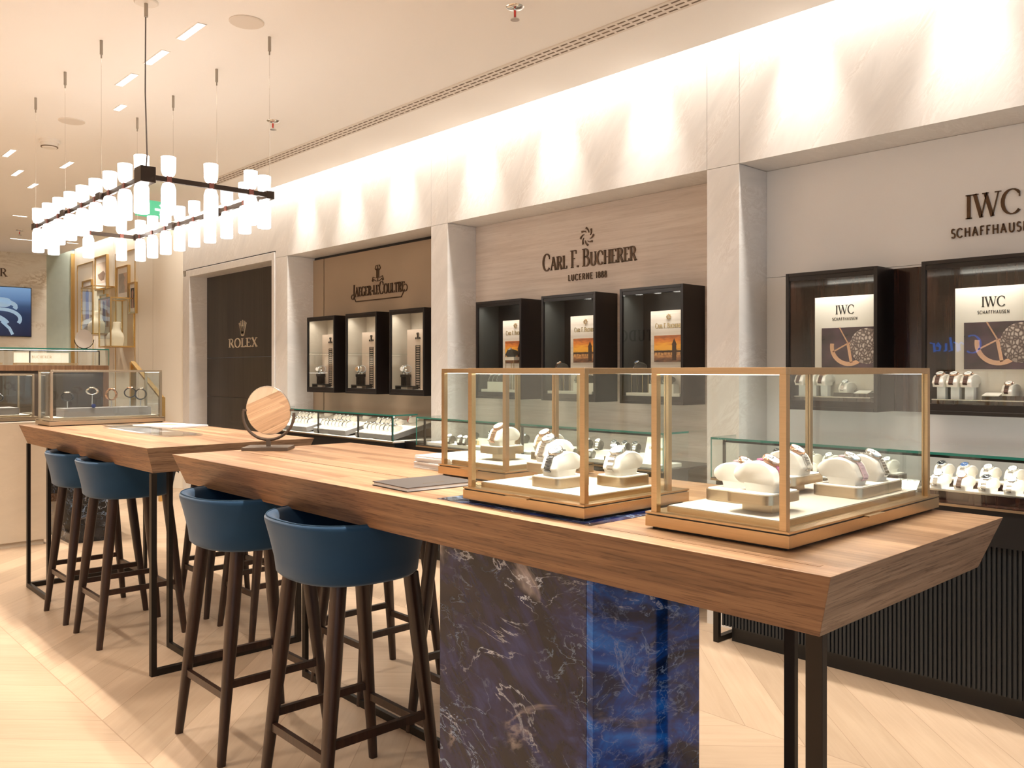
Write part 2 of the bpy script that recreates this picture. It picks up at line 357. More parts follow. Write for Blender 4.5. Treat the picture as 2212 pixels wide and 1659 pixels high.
# ------------------------------------------------------------------ lettering: stroke-built capitals
# glyph: width, strokes (weight: 1 thick, 0 thin, 2 by direction; points), serif feet
def _G():
    a = arc
    g = {
     'I': (.34, [(1, [(.17, 0), (.17, 1)])], [(.17, 0), (.17, 1)]),
     'W': (1.12, [(1, [(.06, 1), (.33, 0)]), (0, [(.33, 0), (.56, 1)]), (1, [(.5, 1), (.79, 0)]), (0, [(.79, 0), (1.04, 1)])], [(.08, 1), (.5, 1), (1.02, 1)]),
     'C': (.82, [(2, a(.44, .5, .38, .5, 42, 318, 18)), (0, [(.73, .84), (.73, .68)])], []),
     'O': (.88, [(2, a(.44, .5, .38, .5, 0, 360, 24))], []),
     'S': (.58, [(2, a(.29, .74, .2, .25, 35, 230, 9) + a(.29, .26, .22, .26, 70, -145, 11))], []),
     'H': (.86, [(1, [(.16, 0), (.16, 1)]), (1, [(.70, 0), (.70, 1)]), (0, [(.16, .5), (.7, .5)])], [(.16, 0), (.16, 1), (.7, 0), (.7, 1)]),
     'A': (.82, [(0, [(.08, 0), (.39, 1)]), (1, [(.38, 1), (.73, 0)]), (0, [(.2, .36), (.6, .36)])], [(.1, 0), (.72, 0)]),
     'F': (.62, [(1, [(.16, 0), (.16, 1)]), (0, [(.16, .97), (.56, .97)]), (0, [(.56, .98), (.56, .78)]), (0, [(.16, .52), (.44, .52)])], [(.16, 0), (.1, 1)]),
     'E': (.68, [(1, [(.16, 0), (.16, 1)]), (0, [(.16, .97), (.58, .97)]), (0, [(.58, .98), (.58, .8)]), (0, [(.16, .52), (.46, .52)]), (0, [(.16, .03), (.61, .03)]), (0, [(.61, .02), (.61, .2)])], [(.1, 0), (.1, 1)]),
     'U': (.84, [(1, [(.16, 1), (.16, .32)]), (2, a(.42, .32, .26, .32, 180, 360, 10)), (0, [(.68, .32), (.68, 1)])], [(.16, 1), (.68, 1)]),
     'N': (.86, [(0, [(.15, 0), (.15, 1)]), (1, [(.15, 1), (.69, 0)]), (0, [(.69, 0), (.69, 1)])], [(.15, 0), (.12, 1), (.69, 1)]),
     'R': (.78, [(1, [(.16, 0), (.16, 1)]), (2, [(.16, .98), (.36, .98)] + a(.36, .74, .24, .24, 90, -90, 8) + [(.16, .5)]), (1, [(.38, .5), (.7, 0)])], [(.16, 0), (.1, 1), (.72, 0)]),
     'L': (.62, [(1, [(.16, 0), (.16, 1)]), (0, [(.16, .03), (.57, .03)]), (0, [(.57, .02), (.57, .22)])], [(.1, 0), (.16, 1)]),
     'X': (.78, [(1, [(.1, 1), (.66, 0)]), (0, [(.64, 1), (.1, 0)])], [(.12, 1), (.12, 0), (.64, 1), (.66, 0)]),
     'B': (.72, [(1, [(.16, 0), (.16, 1)]), (2, [(.16, .98), (.34, .98)] + a(.34, .76, .21, .22, 90, -90, 8) + [(.16, .54)]), (2, [(.16, .53), (.38, .53)] + a(.38, .27, .25, .26, 90, -90, 8) + [(.16, .02)])], [(.1, 0), (.1, 1)]),
     'G': (.84, [(2, a(.44, .5, .38, .5, 42, 330, 18)), (1, [(.72, .02), (.72, .42)]), (0, [(.54, .42), (.8, .42)])], []),
     'J': (.42, [(1, [(.24, 1), (.24, .1)]), (0, a(.1, .08, .14, .2, 0, -120, 6))], [(.24, 1)]),
     'T': (.7, [(1, [(.35, 0), (.35, 1)]), (0, [(.04, .97), (.66, .97)]), (0, [(.05, .98), (.05, .8)]), (0, [(.65, .98), (.65, .8)])], [(.35, 0)]),
     'Y': (.78, [(1, [(.1, 1), (.38, .5)]), (0, [(.38, .5), (.64, 1)]), (1, [(.38, .5), (.38, 0)])], [(.12, 1), (.64, 1), (.38, 0)]),
     'P': (.68, [(1, [(.16, 0), (.16, 1)]), (2, [(.16, .98), (.36, .98)] + a(.36, .73, .25, .25, 90, -90, 8) + [(.16, .48)])], [(.16, 0), (.1, 1)]),
     'D': (.84, [(1, [(.16, 0), (.16, 1)]), (2, [(.16, .98), (.34, .98)] + a(.34, .5, .40, .48, 90, -90, 12) + [(.16, .02)])], [(.1, 0), (.1, 1)]),
     '1': (.4, [(1, [(.22, 0), (.22, 1)]), (0, [(.22, .97), (.06, .84)])], []),
     '8': (.6, [(2, a(.3, .76, .19, .23, 0, 360, 14)), (2, a(.3, .27, .23, .27, 0, 360, 14))], []),
     '.': (.24, [(1, [(.1, .0), (.1, .14)])], []), '-': (.4, [(1, [(.06, .42), (.32, .42)])], []), ' ': (.4, [], []),
    }
    return g
GL = _G()
def ribbon(mb, pts, wf, depth, X):
    """flat stroke with thickness; X maps (x, z, y) to a point"""
    n = len(pts); P = [Vector((p[0], p[1])) for p in pts]; l, r = [], []
    closed = (P[0] - P[-1]).length < 1e-5
    for i in range(n):
        a = P[i - 1] if i > 0 else (P[-2] if closed else P[0]); b = P[i + 1] if i < n - 1 else (P[1] if closed else P[-1])
        d = (b - a)
        if d.length < 1e-9: d = Vector((1, 0))
        d.normalize(); nn = Vector((-d.y, d.x)); w = wf(d) / 2
        l.append(P[i] + nn * w); r.append(P[i] - nn * w)
    for i in range(n - 1):
        q = [l[i], l[i + 1], r[i + 1], r[i]]
        mb.frustum([X(v.x, v.y, 0) for v in q], [X(v.x, v.y, depth) for v in q])
def text_w(s, h, serif, sp, cond): return sum(GL[c][0] * cond * h + sp * h for c in s) - sp * h
def text(mb, s, x, z, h, serif=True, thick=.15, thin=.06, sp=.08, cond=1., depth=.006, align='c', X=None, caps=None, slant=0):
    """letters in the x-z plane, facing -y. caps: indices with taller letters"""
    if X is None: X = lambda a, b, d: (a, -d, b)
    hs = [h * (1.3 if caps and i in caps else 1) for i in range(len(s))]
    w = sum(GL[c][0] * cond * hh + sp * h for c, hh in zip(s, hs)) - sp * h
    cx = x - w / 2 if align == 'c' else (x - w if align == 'r' else x)
    if not serif: thick = thin = thick * .82
    for c, hh in zip(s, hs):
        gw, st, se = GL[c]
        tk, tn = thick * h, thin * h
        for wt, pts in st:
            if not serif and wt == 0 and c in 'CFELTJG' and len(pts) == 2 and abs(pts[0][0] - pts[1][0]) < .01 and c != 'J': continue
            pp = [(cx + px_ * cond * hh + slant * pz_ * hh, z + pz_ * hh) for px_, pz_ in pts]
            wf = (lambda d, k=tk: k) if wt == 1 else ((lambda d, k=tn: k) if wt == 0 else (lambda d: tn + (tk - tn) * abs(d.y) ** 1.5))
            ribbon(mb, pp, wf, depth, X)
        if serif:
            for sx, sz in se:
                a, b_ = cx + (sx - .13) * cond * hh, cx + (sx + .13) * cond * hh
                z0 = z + sz * hh - (tn * .9 if sz > .5 else 0)
                q = [(a, z0), (b_, z0), (b_, z0 + tn * .9), (a, z0 + tn * .9)]
                mb.frustum([X(u, v, 0) for u, v in q], [X(u, v, depth) for u, v in q])
        cx += gw * cond * hh + sp * h
    return mb

# ================================================================== ROOM
ZC = 3.15; YW = 4.0; YN = 4.28
b = MB().box(-15, 3.2, -4.2, 4.6, -.1, 0); struct('floor', b, 'floor')
b = MB().box(-15, 3.2, -4.2, 3.70, ZC, ZC + .05); b.box(-10.15, 3.2, 3.70, 3.845, ZC, ZC + .05)
b.box(-15, 3.2, -4.2, 4.6, 3.5, 3.55)
struct('ceiling', b, 'ceiling')
# marble wall with three niches and a portal
b = MB(); g = .0012
PIL = [(-10.05, -9.93), (-7.74, -7.497), (-5.22, -5.016), (-2.713, -2.508), (-.2, .05)]
for x0, x1 in PIL: b.box(x0 + g, x1 - g, YW, 4.5, 0, 2.515 - g)
b.box(-10.05, -7.74, YW, 4.5, 2.585, 3.5); b.box(-9.93, -7.74, YW + .03, 4.5, 2.52, 2.583)
xs = [-7.74, -7.497, -5.22, -5.016, -2.713, -2.508, -.2, .05, 3.2]
for x0, x1 in zip(xs, xs[1:]): b.box(x0 + g, x1 - g, YW, 4.5, 2.515 + g, 3.5)
b.box(.05 + g, 3.2, YW, 4.5, 0, 2.515 - g)
struct('wall_back', b, 'marble')
# portal architrave (marble) with gold shadow line
b = MB().box(-9.93, -9.83, YW - .012, 4.2, 0, 2.575); b.box(-7.80, -7.745, YW - .012, 4.2, 0, 2.575); b.box(-9.83, -7.80, YW - .012, 4.2, 2.50, 2.575)
struct('trim_1', b, 'marble', bevel=.002)
b = MB().box(-9.94, -7.735, YW - .006, YW + .002, 2.577, 2.586); b.box(-9.942, -9.932, YW - .006, YW + .002, 0, 2.577); struct('trim_2', b, 'darkmetal')
b = MB()
for z0, z1 in ((0, .55), (.553, 1.1), (1.103, 1.55), (1.553, 2.5)): b.box(-9.83, -7.80, 4.2, 4.26, z0, z1)
struct('trim_3', b, 'brownpanel')
# niche panels
b = MB().box(-7.497, -7.30, YN, 4.4, 0, 2.49); b.box(-7.285, -5.22, YN, 4.4, 0, 2.49); struct('trim_4', b, 'taupe')
b = MB().box(-7.30, -7.285, YN + .02, 4.4, 0, 2.5); b.box(-7.497, -5.22, YN + .015, 4.4, 2.49, 2.515); struct('trim_5', b, 'black')
b = MB().box(-5.016, -2.713, YN, 4.4, 0, 2.515); struct('trim_6', b, 'oaksign')
b = MB().box(-2.508, -.2, YN, 4.4, 0, 1.918); b.box(-2.508, -.2, YN, 4.4, 1.92, 2.515); struct('trim_7', b, 'white')
# cream panelled wall beyond the portal, with a curved return
b = MB()
cur = [(-10.05, 4.0), (-10.12, 3.955)] + arc(-10.45, 4.05 - .0, .36, .2, -20, -90, 6)
cur = [(-10.05, 4.0), (-10.12, 3.97), (-10.25, 3.91), (-10.42, 3.865), (-10.6, 3.85)]
b.prismz(cur + [(-10.6, 4.4), (-10.05, 4.4)], 0, 3.5)
px0 = -10.6
for x1 in (-11.1, -12.03, -12.8, -13.76):
    b.box(x1 + .006, px0 - .006, 3.85, 4.4, 0, 3.5); b.box(x1 - .006, x1 + .006, 3.875, 4.4, 0, 3.5); px0 = x1
struct('wall_left', b, 'wall', smooth=30)
b = MB()
for x0, x1, zt in ((-13.62, -12.88, 2.95), (-11.95, -11.2, 2.95)):
    for q in ((x0, x0 + .012, .3, zt), (x1 - .012, x1, .3, zt), (x0, x1, zt, zt + .012)): b.box(q[0], q[1], 3.842, 3.852, q[2], q[3])
struct('trim_8', b, 'goldtrim')
b = MB().prismz([(-14.2, 3.58), (-13.77, 3.85), (-13.9, 4.0), (-14.4, 3.7)], 0, 3.2); struct('trim_9', b, 'silk')
b = MB().box(-13.785, -13.755, 3.80, 3.86, 0, 3.15); struct('trim_10', b, 'goldtrim')
b = MB().box(-14.6, -14.2, -4.2, 3.58, 0, 3.5); struct('wall_far', b, 'marble2')
b = MB().box(-14.6, 3.2, -4.3, -4.2, 0, 3.5); struct('wall_front', b, 'reflectwall')
b = MB().box(3.2, 3.3, -4.2, -2.8, 0, 3.5); b.box(3.2, 3.3, 3.9, 4.6, 0, 3.5); b.box(3.2, 3.3, -2.8, 3.9, 3.05, 3.5); struct('wall_right', b, 'wall')
b = MB()
for y in (-2.8, -1.13, .54, 2.2, 3.86): b.box(3.2, 3.26, y, y + .05, 0, 3.05)
struct('window_1', b, 'darkmetal')

# ------------------------------------------------------------------ ceiling fittings
for i, (x, y, ln, rz, p) in enumerate(SLOTS):
    t = thing('ceiling_light', 'slim recessed ceiling slot light in the warm ceiling', 'light', (x, y, ZC), R(rz), 'recessed slot lights')  # label also covers the four added, unseen fill slots
    mb = MB(); 
    for q in ((-ln / 2 - .006, ln / 2 + .006, -.025, -.019), (-ln / 2 - .006, ln / 2 + .006, .019, .025)): mb.box(*q, -.004, .001)
    mb.box(-ln / 2 - .006, -ln / 2, -.019, .019, -.004, .001); mb.box(ln / 2, ln / 2 + .006, -.019, .019, -.004, .001)
    obj('frame', mb, 'ceiling', t); obj('diffuser', MB().box(-ln / 2, ln / 2, -.019, .019, -.003, .001), 'white_emit', t)
SL = ['near end of the row of three slots over the lamp', 'middle of the row of three slots over the lamp', 'far end of the row of three slots over the lamp', 'short slot beyond the row of three']
sl_objs = [o for o in C.objects if o.name.startswith('ceiling_light')]
for o in sl_objs:
    x, y = round(o.location.x, 2), round(o.location.y, 2)
    nm = {(-4.33, 1.77): 'recessed slot light at the near end of the row of three above the hanging lamp', (-4.82, 1.77): 'recessed slot light in the middle of the row of three above the hanging lamp',
          (-5.31, 1.77): 'recessed slot light at the far end of the row of three above the hanging lamp', (-5.9, 1.93): 'short faint slot light just beyond the row of three',
          (-7.74, 1.68): 'recessed slot light below the smoke detector, nearest the left frame edge', (-8.46, 1.9): 'recessed slot light second from the smoke detector down the left diagonal', (-8.95, 2.14): 'recessed slot light farthest down the left diagonal of three',
          (-7.85, 2.13): 'recessed slot light beside the second lamp cable from the left', (-7.85, 2.14): 'recessed slot light beside the second lamp cable from the left', (-10.8, 2.45): 'thin slot light crosswise on the far ceiling, nearer one',
          (-12.7, 2.9): 'long thin slot light crosswise on the far ceiling by the marble wall', (-12.6, 3.5): 'short crosswise slot light in the far right ceiling corner'}.get((x, y))
    if nm: o['label'] = nm; del o['group']
t = thing('ceiling_vent', 'long linear ceiling air vent with three rows of slots', 'vent', (-3.2, 3.33, ZC))
obj('frame', MB().box(-4.6, 5.6, -.062, .062, -.006, .001), 'vent', t)
mb = MB()
for r_ in (-.036, 0, .036):
    x = -4.58
    while x < 5.5: mb.box(x, x + .05, r_ - .006, r_ + .006, -.0068, -.005); x += .066
obj('slots', mb, 'slot', t)
for x, y, lab in ((-2.98, 2.79, 'chrome sprinkler head on the ceiling right of centre, nearest one'), (-5.49, 2.82, 'chrome sprinkler head on the ceiling behind the right end of the lamp'), (-11.9, 2.7, 'small far sprinkler head near the marble gallery wall')):
    t = thing('sprinkler', lab, 'sprinkler', (x, y, ZC))
    obj('escutcheon', MB().lathe([(.001, -.012), (.03, -.01), (.042, -.004), (.045, 0), (.001, 0)], 24), 'steel', t, smooth=40)
    obj('head', MB().cyl(0, 0, -.055, -.01, .007).cyl(0, 0, -.062, -.058, .022, n=16).cyl(0, 0, -.058, -.03, .004), 'steel', t, smooth=40)
    obj('bulb', MB().cyl(.006, -.006, -.05, -.02, .005, n=10), 'red', t)
t = thing('smoke_detector', 'round white smoke detector on the ceiling at the left', 'smoke detector', (-7.1, 1.81, ZC))
obj('base', MB().lathe([(.001, 0), (.072, 0), (.072, -.018), (.066, -.024), (.001, -.024)]), 'smoke', t, smooth=40)
obj('cap', MB().lathe([(.001, -.024), (.06, -.024), (.058, -.05), (.046, -.062), (.001, -.064)]), 'smoke', t, smooth=40)
obj('grille', MB().lathe([(.04, -.05), (.0595, -.05), (.0595, -.056), (.04, -.056)]), 'slot', t)
for x, y, lab in ((-6.45, 1.785, 'flat round ceiling speaker disc at the left of the lamp cables'), (-4.02, 1.92, 'flat round ceiling speaker disc cut by the top of the frame')):
    tag(obj('ceiling_speaker', MB().lathe([(.001, 0), (.085, 0), (.085, -.004), (.08, -.007), (.001, -.007)], 32), 'vent', loc=(x, y, ZC)), lab, 'speaker')
t = thing('exit_sign', 'green emergency exit sign with white arrow hanging behind the lamp', 'sign', (-8.2, 2.97, 2.93), R(8))
obj('panel', MB().box(-.014, .014, -.155, .155, -.08, .08), 'green', t)
mb = MB(); 
mb.box(.014, .017, -.12, -.03, -.055, .055)
obj('doorway_symbol', mb, 'signwhite', t)
mb = MB(); YZ = lambda a, b_, d: (.014 + d, a, b_)
for pts in ([(.02, 0), (.12, 0)], [(.07, .05), (.12, 0), (.07, -.05)]): ribbon(mb, pts, lambda d: .022, .003, YZ)
obj('arrow', mb, 'signwhite', t)
obj('hanger', MB().box(-.004, .004, -.1, -.09, .08, ZC - 2.93).box(-.004, .004, .09, .1, .08, ZC - 2.93), 'steel', t)

# ------------------------------------------------------------------ hanging lamp
ch = thing('chandelier', 'rectangular hanging lamp with opal glass shades above and below bronze bars', 'lamp', (-5.09, 1.78, 2.32))
X0, X1, Y0, Y1 = -.97, .97, -.315, .315
obj('frame_bar', MB().box(X0, X1, Y0 - .007, Y0 + .007, -.012, .012), 'bronze', ch); obj('frame_bar', MB().box(X0, X1, Y1 - .007, Y1 + .007, -.012, .012), 'bronze', ch)
obj('frame_bar', MB().box(X0 - .007, X0 + .007, Y0, Y1, -.012, .012), 'bronze', ch); obj('frame_bar', MB().box(X1 - .007, X1 + .007, Y0, Y1, -.012, .012), 'bronze', ch)
obj('driver_box', MB().box(X1 - .06, X1 + .03, Y0 - .035, Y0 + .035, -.03, .045), 'bronze', ch, bevel=.002)
for x, y in ((X1 - .02, Y1), (X0 + .02, Y0), (X0 + .02, Y1), (X0 + .64, Y0), (X0 + 1.29, Y0), (X0 + .64, Y1), (X0 + 1.29, Y1)):
    obj('corner_box', MB().box(x - .032, x + .032, y - .022, y + .022, -.02, .02), 'bronze', ch, bevel=.001)
up = MB().lathe([(.012, .014), (.026, .022), (.033, .040), (.034, .104), (.0345, .108), (.031, .110), (.001, .109)], 24).mesh('upper', ['bulb'], 50)
dn = MB().lathe([(.012, -.014), (.026, -.02), (.0335, -.045), (.034, -.162), (.031, -.166), (.001, -.166)], 24).mesh('lower', ['bulb'], 50)
cb = MB().box(-.012, .012, -.012, .012, -.018, .018).mesh('block', ['copper'])
lp = [(X0 + .06 + 1.82 * i / 8, y) for y in (Y0, Y1) for i in range(9)] + [(x, Y0 + .105 + .21 * i) for x in (X0, X1) for i in range(3)]
for x, y in lp:
    link('lamp_holder', cb, ch, (x, y, 0)); link('upper_shade', up, ch, (x, y, 0)); link('lower_shade', dn, ch, (x, y, 0))
for x in (X0, X0 + .64, X0 + 1.29, X1):
    for y in (Y0, Y1):
        if (x, y) == (X1, Y0): continue
        obj('suspension_cable', MB().cyl(x, y, .01, .79, .0013, n=6), 'steel', ch); obj('cable_grip', MB().cyl(x, y, .755, .83, .008, n=12).cyl(x, y, .735, .755, .004, n=8), 'gripmetal', ch)
obj('power_cable', MB().tube([(X1, Y0, .04), (X1 + .012, Y0, .1), (X1, Y0 - .004, .4), (X1 - .006, Y0, .75), (X1, Y0, .8)], .0035), 'grey', ch)
obj('cable_grip', MB().cyl(X1, Y0, .755, .83, .009, n=12), 'gripmetal', ch); obj('ceiling_rose', MB().lathe([(.001, .83), (.055, .83), (.055, .822), (.05, .818), (.001, .818)], 28, x=X1, y=Y0), 'smoke', ch)

# ------------------------------------------------------------------ lettering on the walls
def sign(name, lab, fn, mat, loc, rz=0):
    mb = MB(); fn(mb); return tag(obj(name, mb, mat, loc=loc, rot=(0, 0, rz)), lab, 'sign')
def jlc(mb, z=0, s=1.):
    text(mb, 'JAEGER-LECOULTRE', 0, 0, .086 * s, thick=.18, thin=.06, sp=.03, cond=.78, caps=(0, 9))
    X = lambda a, b_, d: (a, -d, b_)
    ribbon(mb, [(-.385 * s, -.005 * s), (-.36 * s, -.045 * s), (.36 * s, -.045 * s), (.395 * s, .0)], lambda d: .009 * s, .006, X)
    ribbon(mb, [(a * s, c * s) for a, c in arc(-.405, .0, .03, .022, -20, 300, 12)], lambda d: .008 * s, .006, X)
    ribbon(mb, [(a * s, c * s) for a, c in arc(.415, .03, .03, .03, -140, 130, 12)], lambda d: .008 * s, .006, X)
def jlc_mark(mb, z, s=1., x=0):
    X = lambda a, b_, d: (a, -d, b_); k = s
    for sg in (-1, 1):
        pts = [(.002, 0), (.035, .004), (.07, .022), (.082, 0), (.095, .008), (.078, .045), (.045, .034), (.018, .030), (.018, .118), (.034, .108), (.044, .118), (.03, .148), (.002, .148)]
        ribbon(mb, [(x + sg * a * k, z + c * k) for a, c in pts], lambda d: .006 * k, .006, X)
    ribbon(mb, [(x, z), (x, z + .148 * k)], lambda d: .006 * k, .006, X)
sign('wall_lettering', 'bronze JAEGER-LECOULTRE lettering with monogram on the taupe niche panel', lambda mb: (jlc(mb), jlc_mark(mb, .118, .95)), 'letter', (-6.36, YN - .001, 2.083))
def rosette(mb, x, z, r, n=8):
    X = lambda a, b_, d: (a, -d, b_)
    for i in range(n):
        a0 = 2 * PI * i / n + .15; P_ = []
        for k in range(5):
            u = k / 4; rr = r * (.50 + .52 * u ** .8); aa = a0 - .72 * (1 - u) ** 1.25; c_ = Vector((x + rr * math.cos(aa), z + rr * math.sin(aa))); P_.append((c_, r * (.03 + .085 * u)))
        for k in range(4):
            (A, wa), (B_, wb) = P_[k], P_[k + 1]; d = (B_ - A).normalized(); nn = Vector((-d.y, d.x)); pl = [A + nn * wa, B_ + nn * wb, B_ - nn * wb, A - nn * wa]
            mb.frustum([X(v.x, v.y, 0) for v in pl], [X(v.x, v.y, .006) for v in pl])
def cfb(mb, s=1., big=True):
    text(mb, 'CARL F. BUCHERER', 0, 0, .092 * s, thick=.165, thin=.07, sp=.03, cond=.76, caps=(0, 5, 8))
    text(mb, 'LUCERNE 1888', 0, -.088 * s, .042 * s, serif=False, thick=.155, sp=.15, cond=.85)
    rosette(mb, 0, .2 * s, .06 * s)
sign('wall_lettering', 'bronze CARL F. BUCHERER LUCERNE 1888 lettering with rosette on pale oak', cfb, 'letter', (-3.855, YN - .001, 2.108))
def iwc(mb, s=1.):
    text(mb, 'IWC', 0, 0, .112 * s, thick=.14, thin=.045, sp=.02, cond=.92); text(mb, 'SCHAFFHAUSEN', 0, -.082 * s, .042 * s, serif=False, thick=.17, sp=.13, cond=.8)
sign('wall_lettering', 'bronze IWC SCHAFFHAUSEN lettering on the white niche panel at the right', iwc, 'letter', (-1.352, YN - .001, 2.112))
def crown(mb, x, z, s):
    X = lambda a, b_, d: (a, -d, b_)
    for i, (dx, h) in enumerate(((-.07, .125), (-.04, .14), (0, .15), (.04, .14), (.07, .125))):
        ribbon(mb, [(x + dx * .35 * s, z + .02 * s), (x + dx * s, z + h * s)], lambda d: .015 * s if d.y else .012, .006, X)
        ribbon(mb, arc(x + dx * s, z + h * s, .006 * s, .006 * s, 0, 360, 8), lambda d: .010 * s, .006, X)
        q = [(x + dx * .25 * s - .012 * s, z + .03 * s), (x + dx * .25 * s + .012 * s, z + .03 * s), (x + dx * .8 * s + .004 * s, z + .1 * s), (x + dx * .8 * s - .006 * s, z + .1 * s)]
        mb.frustum([X(a, c, 0) for a, c in q], [X(a, c, .006) for a, c in q])
    ribbon(mb, arc(x, z + .018 * s, .03 * s, .012 * s, 0, 360, 16), lambda d: .009 * s, .006, X)
sign('wall_lettering', 'champagne ROLEX lettering under a crown on the dark brown panel', lambda mb: (text(mb, 'ROLEX', 0, 0, .098, thick=.24, thin=.09, sp=.16, cond=1.75), crown(mb, 0, .12, 1.12)), 'letterwhite', (-8.88, 4.199, 1.662))
sign('wall_lettering', 'bronze BUCHERER GALLERY lettering above the screen on far marble', lambda mb: (text(mb, 'BUCHERER', 0, 0, .118, thick=.17, thin=.06, sp=.12, cond=1.0), text(mb, 'GALLERY', 0, -.095, .058, serif=False, thick=.14, sp=.35)), 'letter', (-14.199, 2.64, 2.785), R(90))

# ------------------------------------------------------------------ pictures shown inside the display boxes
def pic_sunset():
    m, n, b = nt('sunset_print'); mp = mapping(n, out='Generated'); sp = n.nodes.new('ShaderNodeSeparateXYZ'); L(n, mp.outputs[0], sp.inputs[0])
    no = noise(n, mapping(n, (3, 1, 9), out='Generated'), 1.5, 5, .5)
    v = math_(n, 'ADD', sp.outputs[2], math_(n, 'MULTIPLY', math_(n, 'SUBTRACT', no.outputs['Fac'], .5), .5))
    r = ramp(n, [(0, (.10, .05, .04)), (.18, (.35, .15, .07)), (.33, (.75, .38, .14)), (.36, (.12, .05, .03)), (.42, (.9, .42, .06)), (.6, (.95, .45, .05)), (.8, (.75, .22, .04)), (1, (.35, .1, .04))])
    L(n, v, r.inputs[0]); L(n, r.outputs[0], b.inputs['Base Color']); b.inputs['Roughness'].default_value = .3; return m
def pic_dark():
    m, n, b = nt('dark_purple_print'); mp = mapping(n, (2, 1, 2), out='Generated'); no = noise(n, mp, 1, 3)
    r = ramp(n, [(.35, (.015, .008, .012)), (.7, (.10, .045, .075))]); L(n, no.outputs['Fac'], r.inputs[0]); L(n, r.outputs[0], b.inputs['Base Color']); b.inputs['Roughness'].default_value = .25; return m
def pic_gear():
    m, n, b = nt('watch_movement_print'); vo = n.nodes.new('ShaderNodeTexVoronoi'); vo.inputs['Scale'].default_value = 9; vo.feature = 'DISTANCE_TO_EDGE'
    L(n, mapping(n, out='Generated').outputs[0], vo.inputs['Vector']); r = ramp(n, [(.0, (.05, .03, .03)), (.12, (.25, .17, .15)), (.3, (.7, .6, .56))]); L(n, vo.outputs['Distance'], r.inputs[0]); L(n, r.outputs[0], b.inputs['Base Color']); return m
def pic_screen():
    m, n, b = nt('screen_image'); mp = mapping(n, out='Generated'); sp = n.nodes.new('ShaderNodeSeparateXYZ'); L(n, mp.outputs[0], sp.inputs[0])
    r = ramp(n, [(0, (.01, .02, .07)), (.45, (.02, .05, .14)), (.62, (.05, .12, .28)), (.75, (.16, .32, .62)), (1, (.3, .55, .9))]); L(n, sp.outputs[2], r.inputs[0])
    L(n, r.outputs[0], b.inputs['Emission Color']); b.inputs['Emission Strength'].default_value = 1.1; b.inputs['Base Color'].default_value = (0, 0, 0, 1); b.inputs['Roughness'].default_value = .2; return m
M['sunset'] = pic_sunset(); M['darkpic'] = pic_dark(); M['gear'] = pic_gear(); M['screen'] = pic_screen()
M['ringimg'] = pm('silver_blue_image', (.1, .15, .2), .3, emit=(.55, .75, .95), es=.9, var=.5, vscale=14); M['ringdark'] = pm('dark_blue_image', (.02, .04, .08), .3, emit=(.02, .05, .12), es=.8)
def cfb_card(w, h, loc, lab, th=.012, group=None):
    t = thing('display_card', lab, 'card', loc, 0, group)
    obj('board', MB().box(-w / 2, w / 2, 0, th, 0, h), 'oaksign', t)
    mb = MB(); text(mb, 'CARL F. BUCHERER', 0, h * .795, w * .085, thick=.2, thin=.09, sp=.03, cond=.72, caps=(0, 5, 8), depth=.001); rosette(mb, 0, h * .925, w * .06)
    obj('gold_lettering', mb, 'lettergold', t)
    pw, z0, z1 = w * .8, h * .40, h * .71
    obj('picture', MB().box(-pw / 2, pw / 2, -.002, 0, z0, z1), 'sunset', t); hh = z1 - z0
    mb = MB(); yb = z0 + hh * .36
    mb.box(-pw / 2, pw / 2, -.0026, -.002, yb, yb + hh * .07)
    for i in range(9): mb.box(-pw / 2 + pw * i / 9, -pw / 2 + pw * i / 9 + .003, -.0026, -.002, yb - hh * .1, yb)
    mb.box(pw * .12, pw * .26, -.0028, -.002, z0 + hh * .05, z0 + hh * .64); mb.prism([(pw * .105, z0 + hh * .64), (pw * .275, z0 + hh * .64), (pw * .19, z0 + hh * .88)], -.0028, -.002)
    obj('bridge_and_tower', mb, 'leather', t)
    return t
def iwc_card(w, h, loc, lab, group=None):
    t = thing('display_card', lab, 'card', loc, 0, group)
    obj('board', MB().box(-w / 2, w / 2, 0, .012, 0, h), 'cream', t)
    mb = MB(); text(mb, 'IWC', 0, h * .83, h * .085, thick=.14, thin=.05, sp=.02, cond=.95, depth=.001); text(mb, 'SCHAFFHAUSEN', 0, h * .77, h * .027, serif=False, thick=.18, sp=.14, cond=.85, depth=.001)
    obj('lettering', mb, 'letterblk', t)
    x0, x1, z0, z1 = -w * .38, w * .5, h * .30, h * .70
    p = obj('picture', MB().box(x0, x1, -.003, 0, z0, z1), 'darkpic', t); X = lambda a, c, d: (a, -.003 - d, c)
    mb = MB(); s = (z1 - z0)
    ribbon(mb, arc(x0 + s * .68, z0 + s * .55, s * .42, s * .42, -5 - 15, -175 - 15, 16), lambda d: s * .1, .001, X)
    ribbon(mb, [(x0 + s * .28, z0 + s * .42), (x0 + s * .66, z0 + s * .62), (x0 + s * 1.08, z0 + s * .66)], lambda d: s * .035, .001, X)
    ribbon(mb, [(x0 + s * .66, z0 + s * .6), (x0 + s * .74, z0 + s * .16)], lambda d: s * .07, .001, X); ribbon(mb, [(x0 + s * .66, z0 + s * .62), (x0 + s * .45, z0 + s)], lambda d: s * .03, .001, X)
    obj('rotor_image', mb, 'rose', p)
    gp_ = [(min(a, x1 - .001), c) for a, c in ell(s * .40, s * .42, 40, 2, x1 - s * .22, z0 + s * .55)]
    mb = MB(); mb.frustum([X(a, c, 0) for a, c in gp_], [X(a, c, .0012) for a, c in gp_])
    obj('movement_image', mb, 'gear', p)
    return t

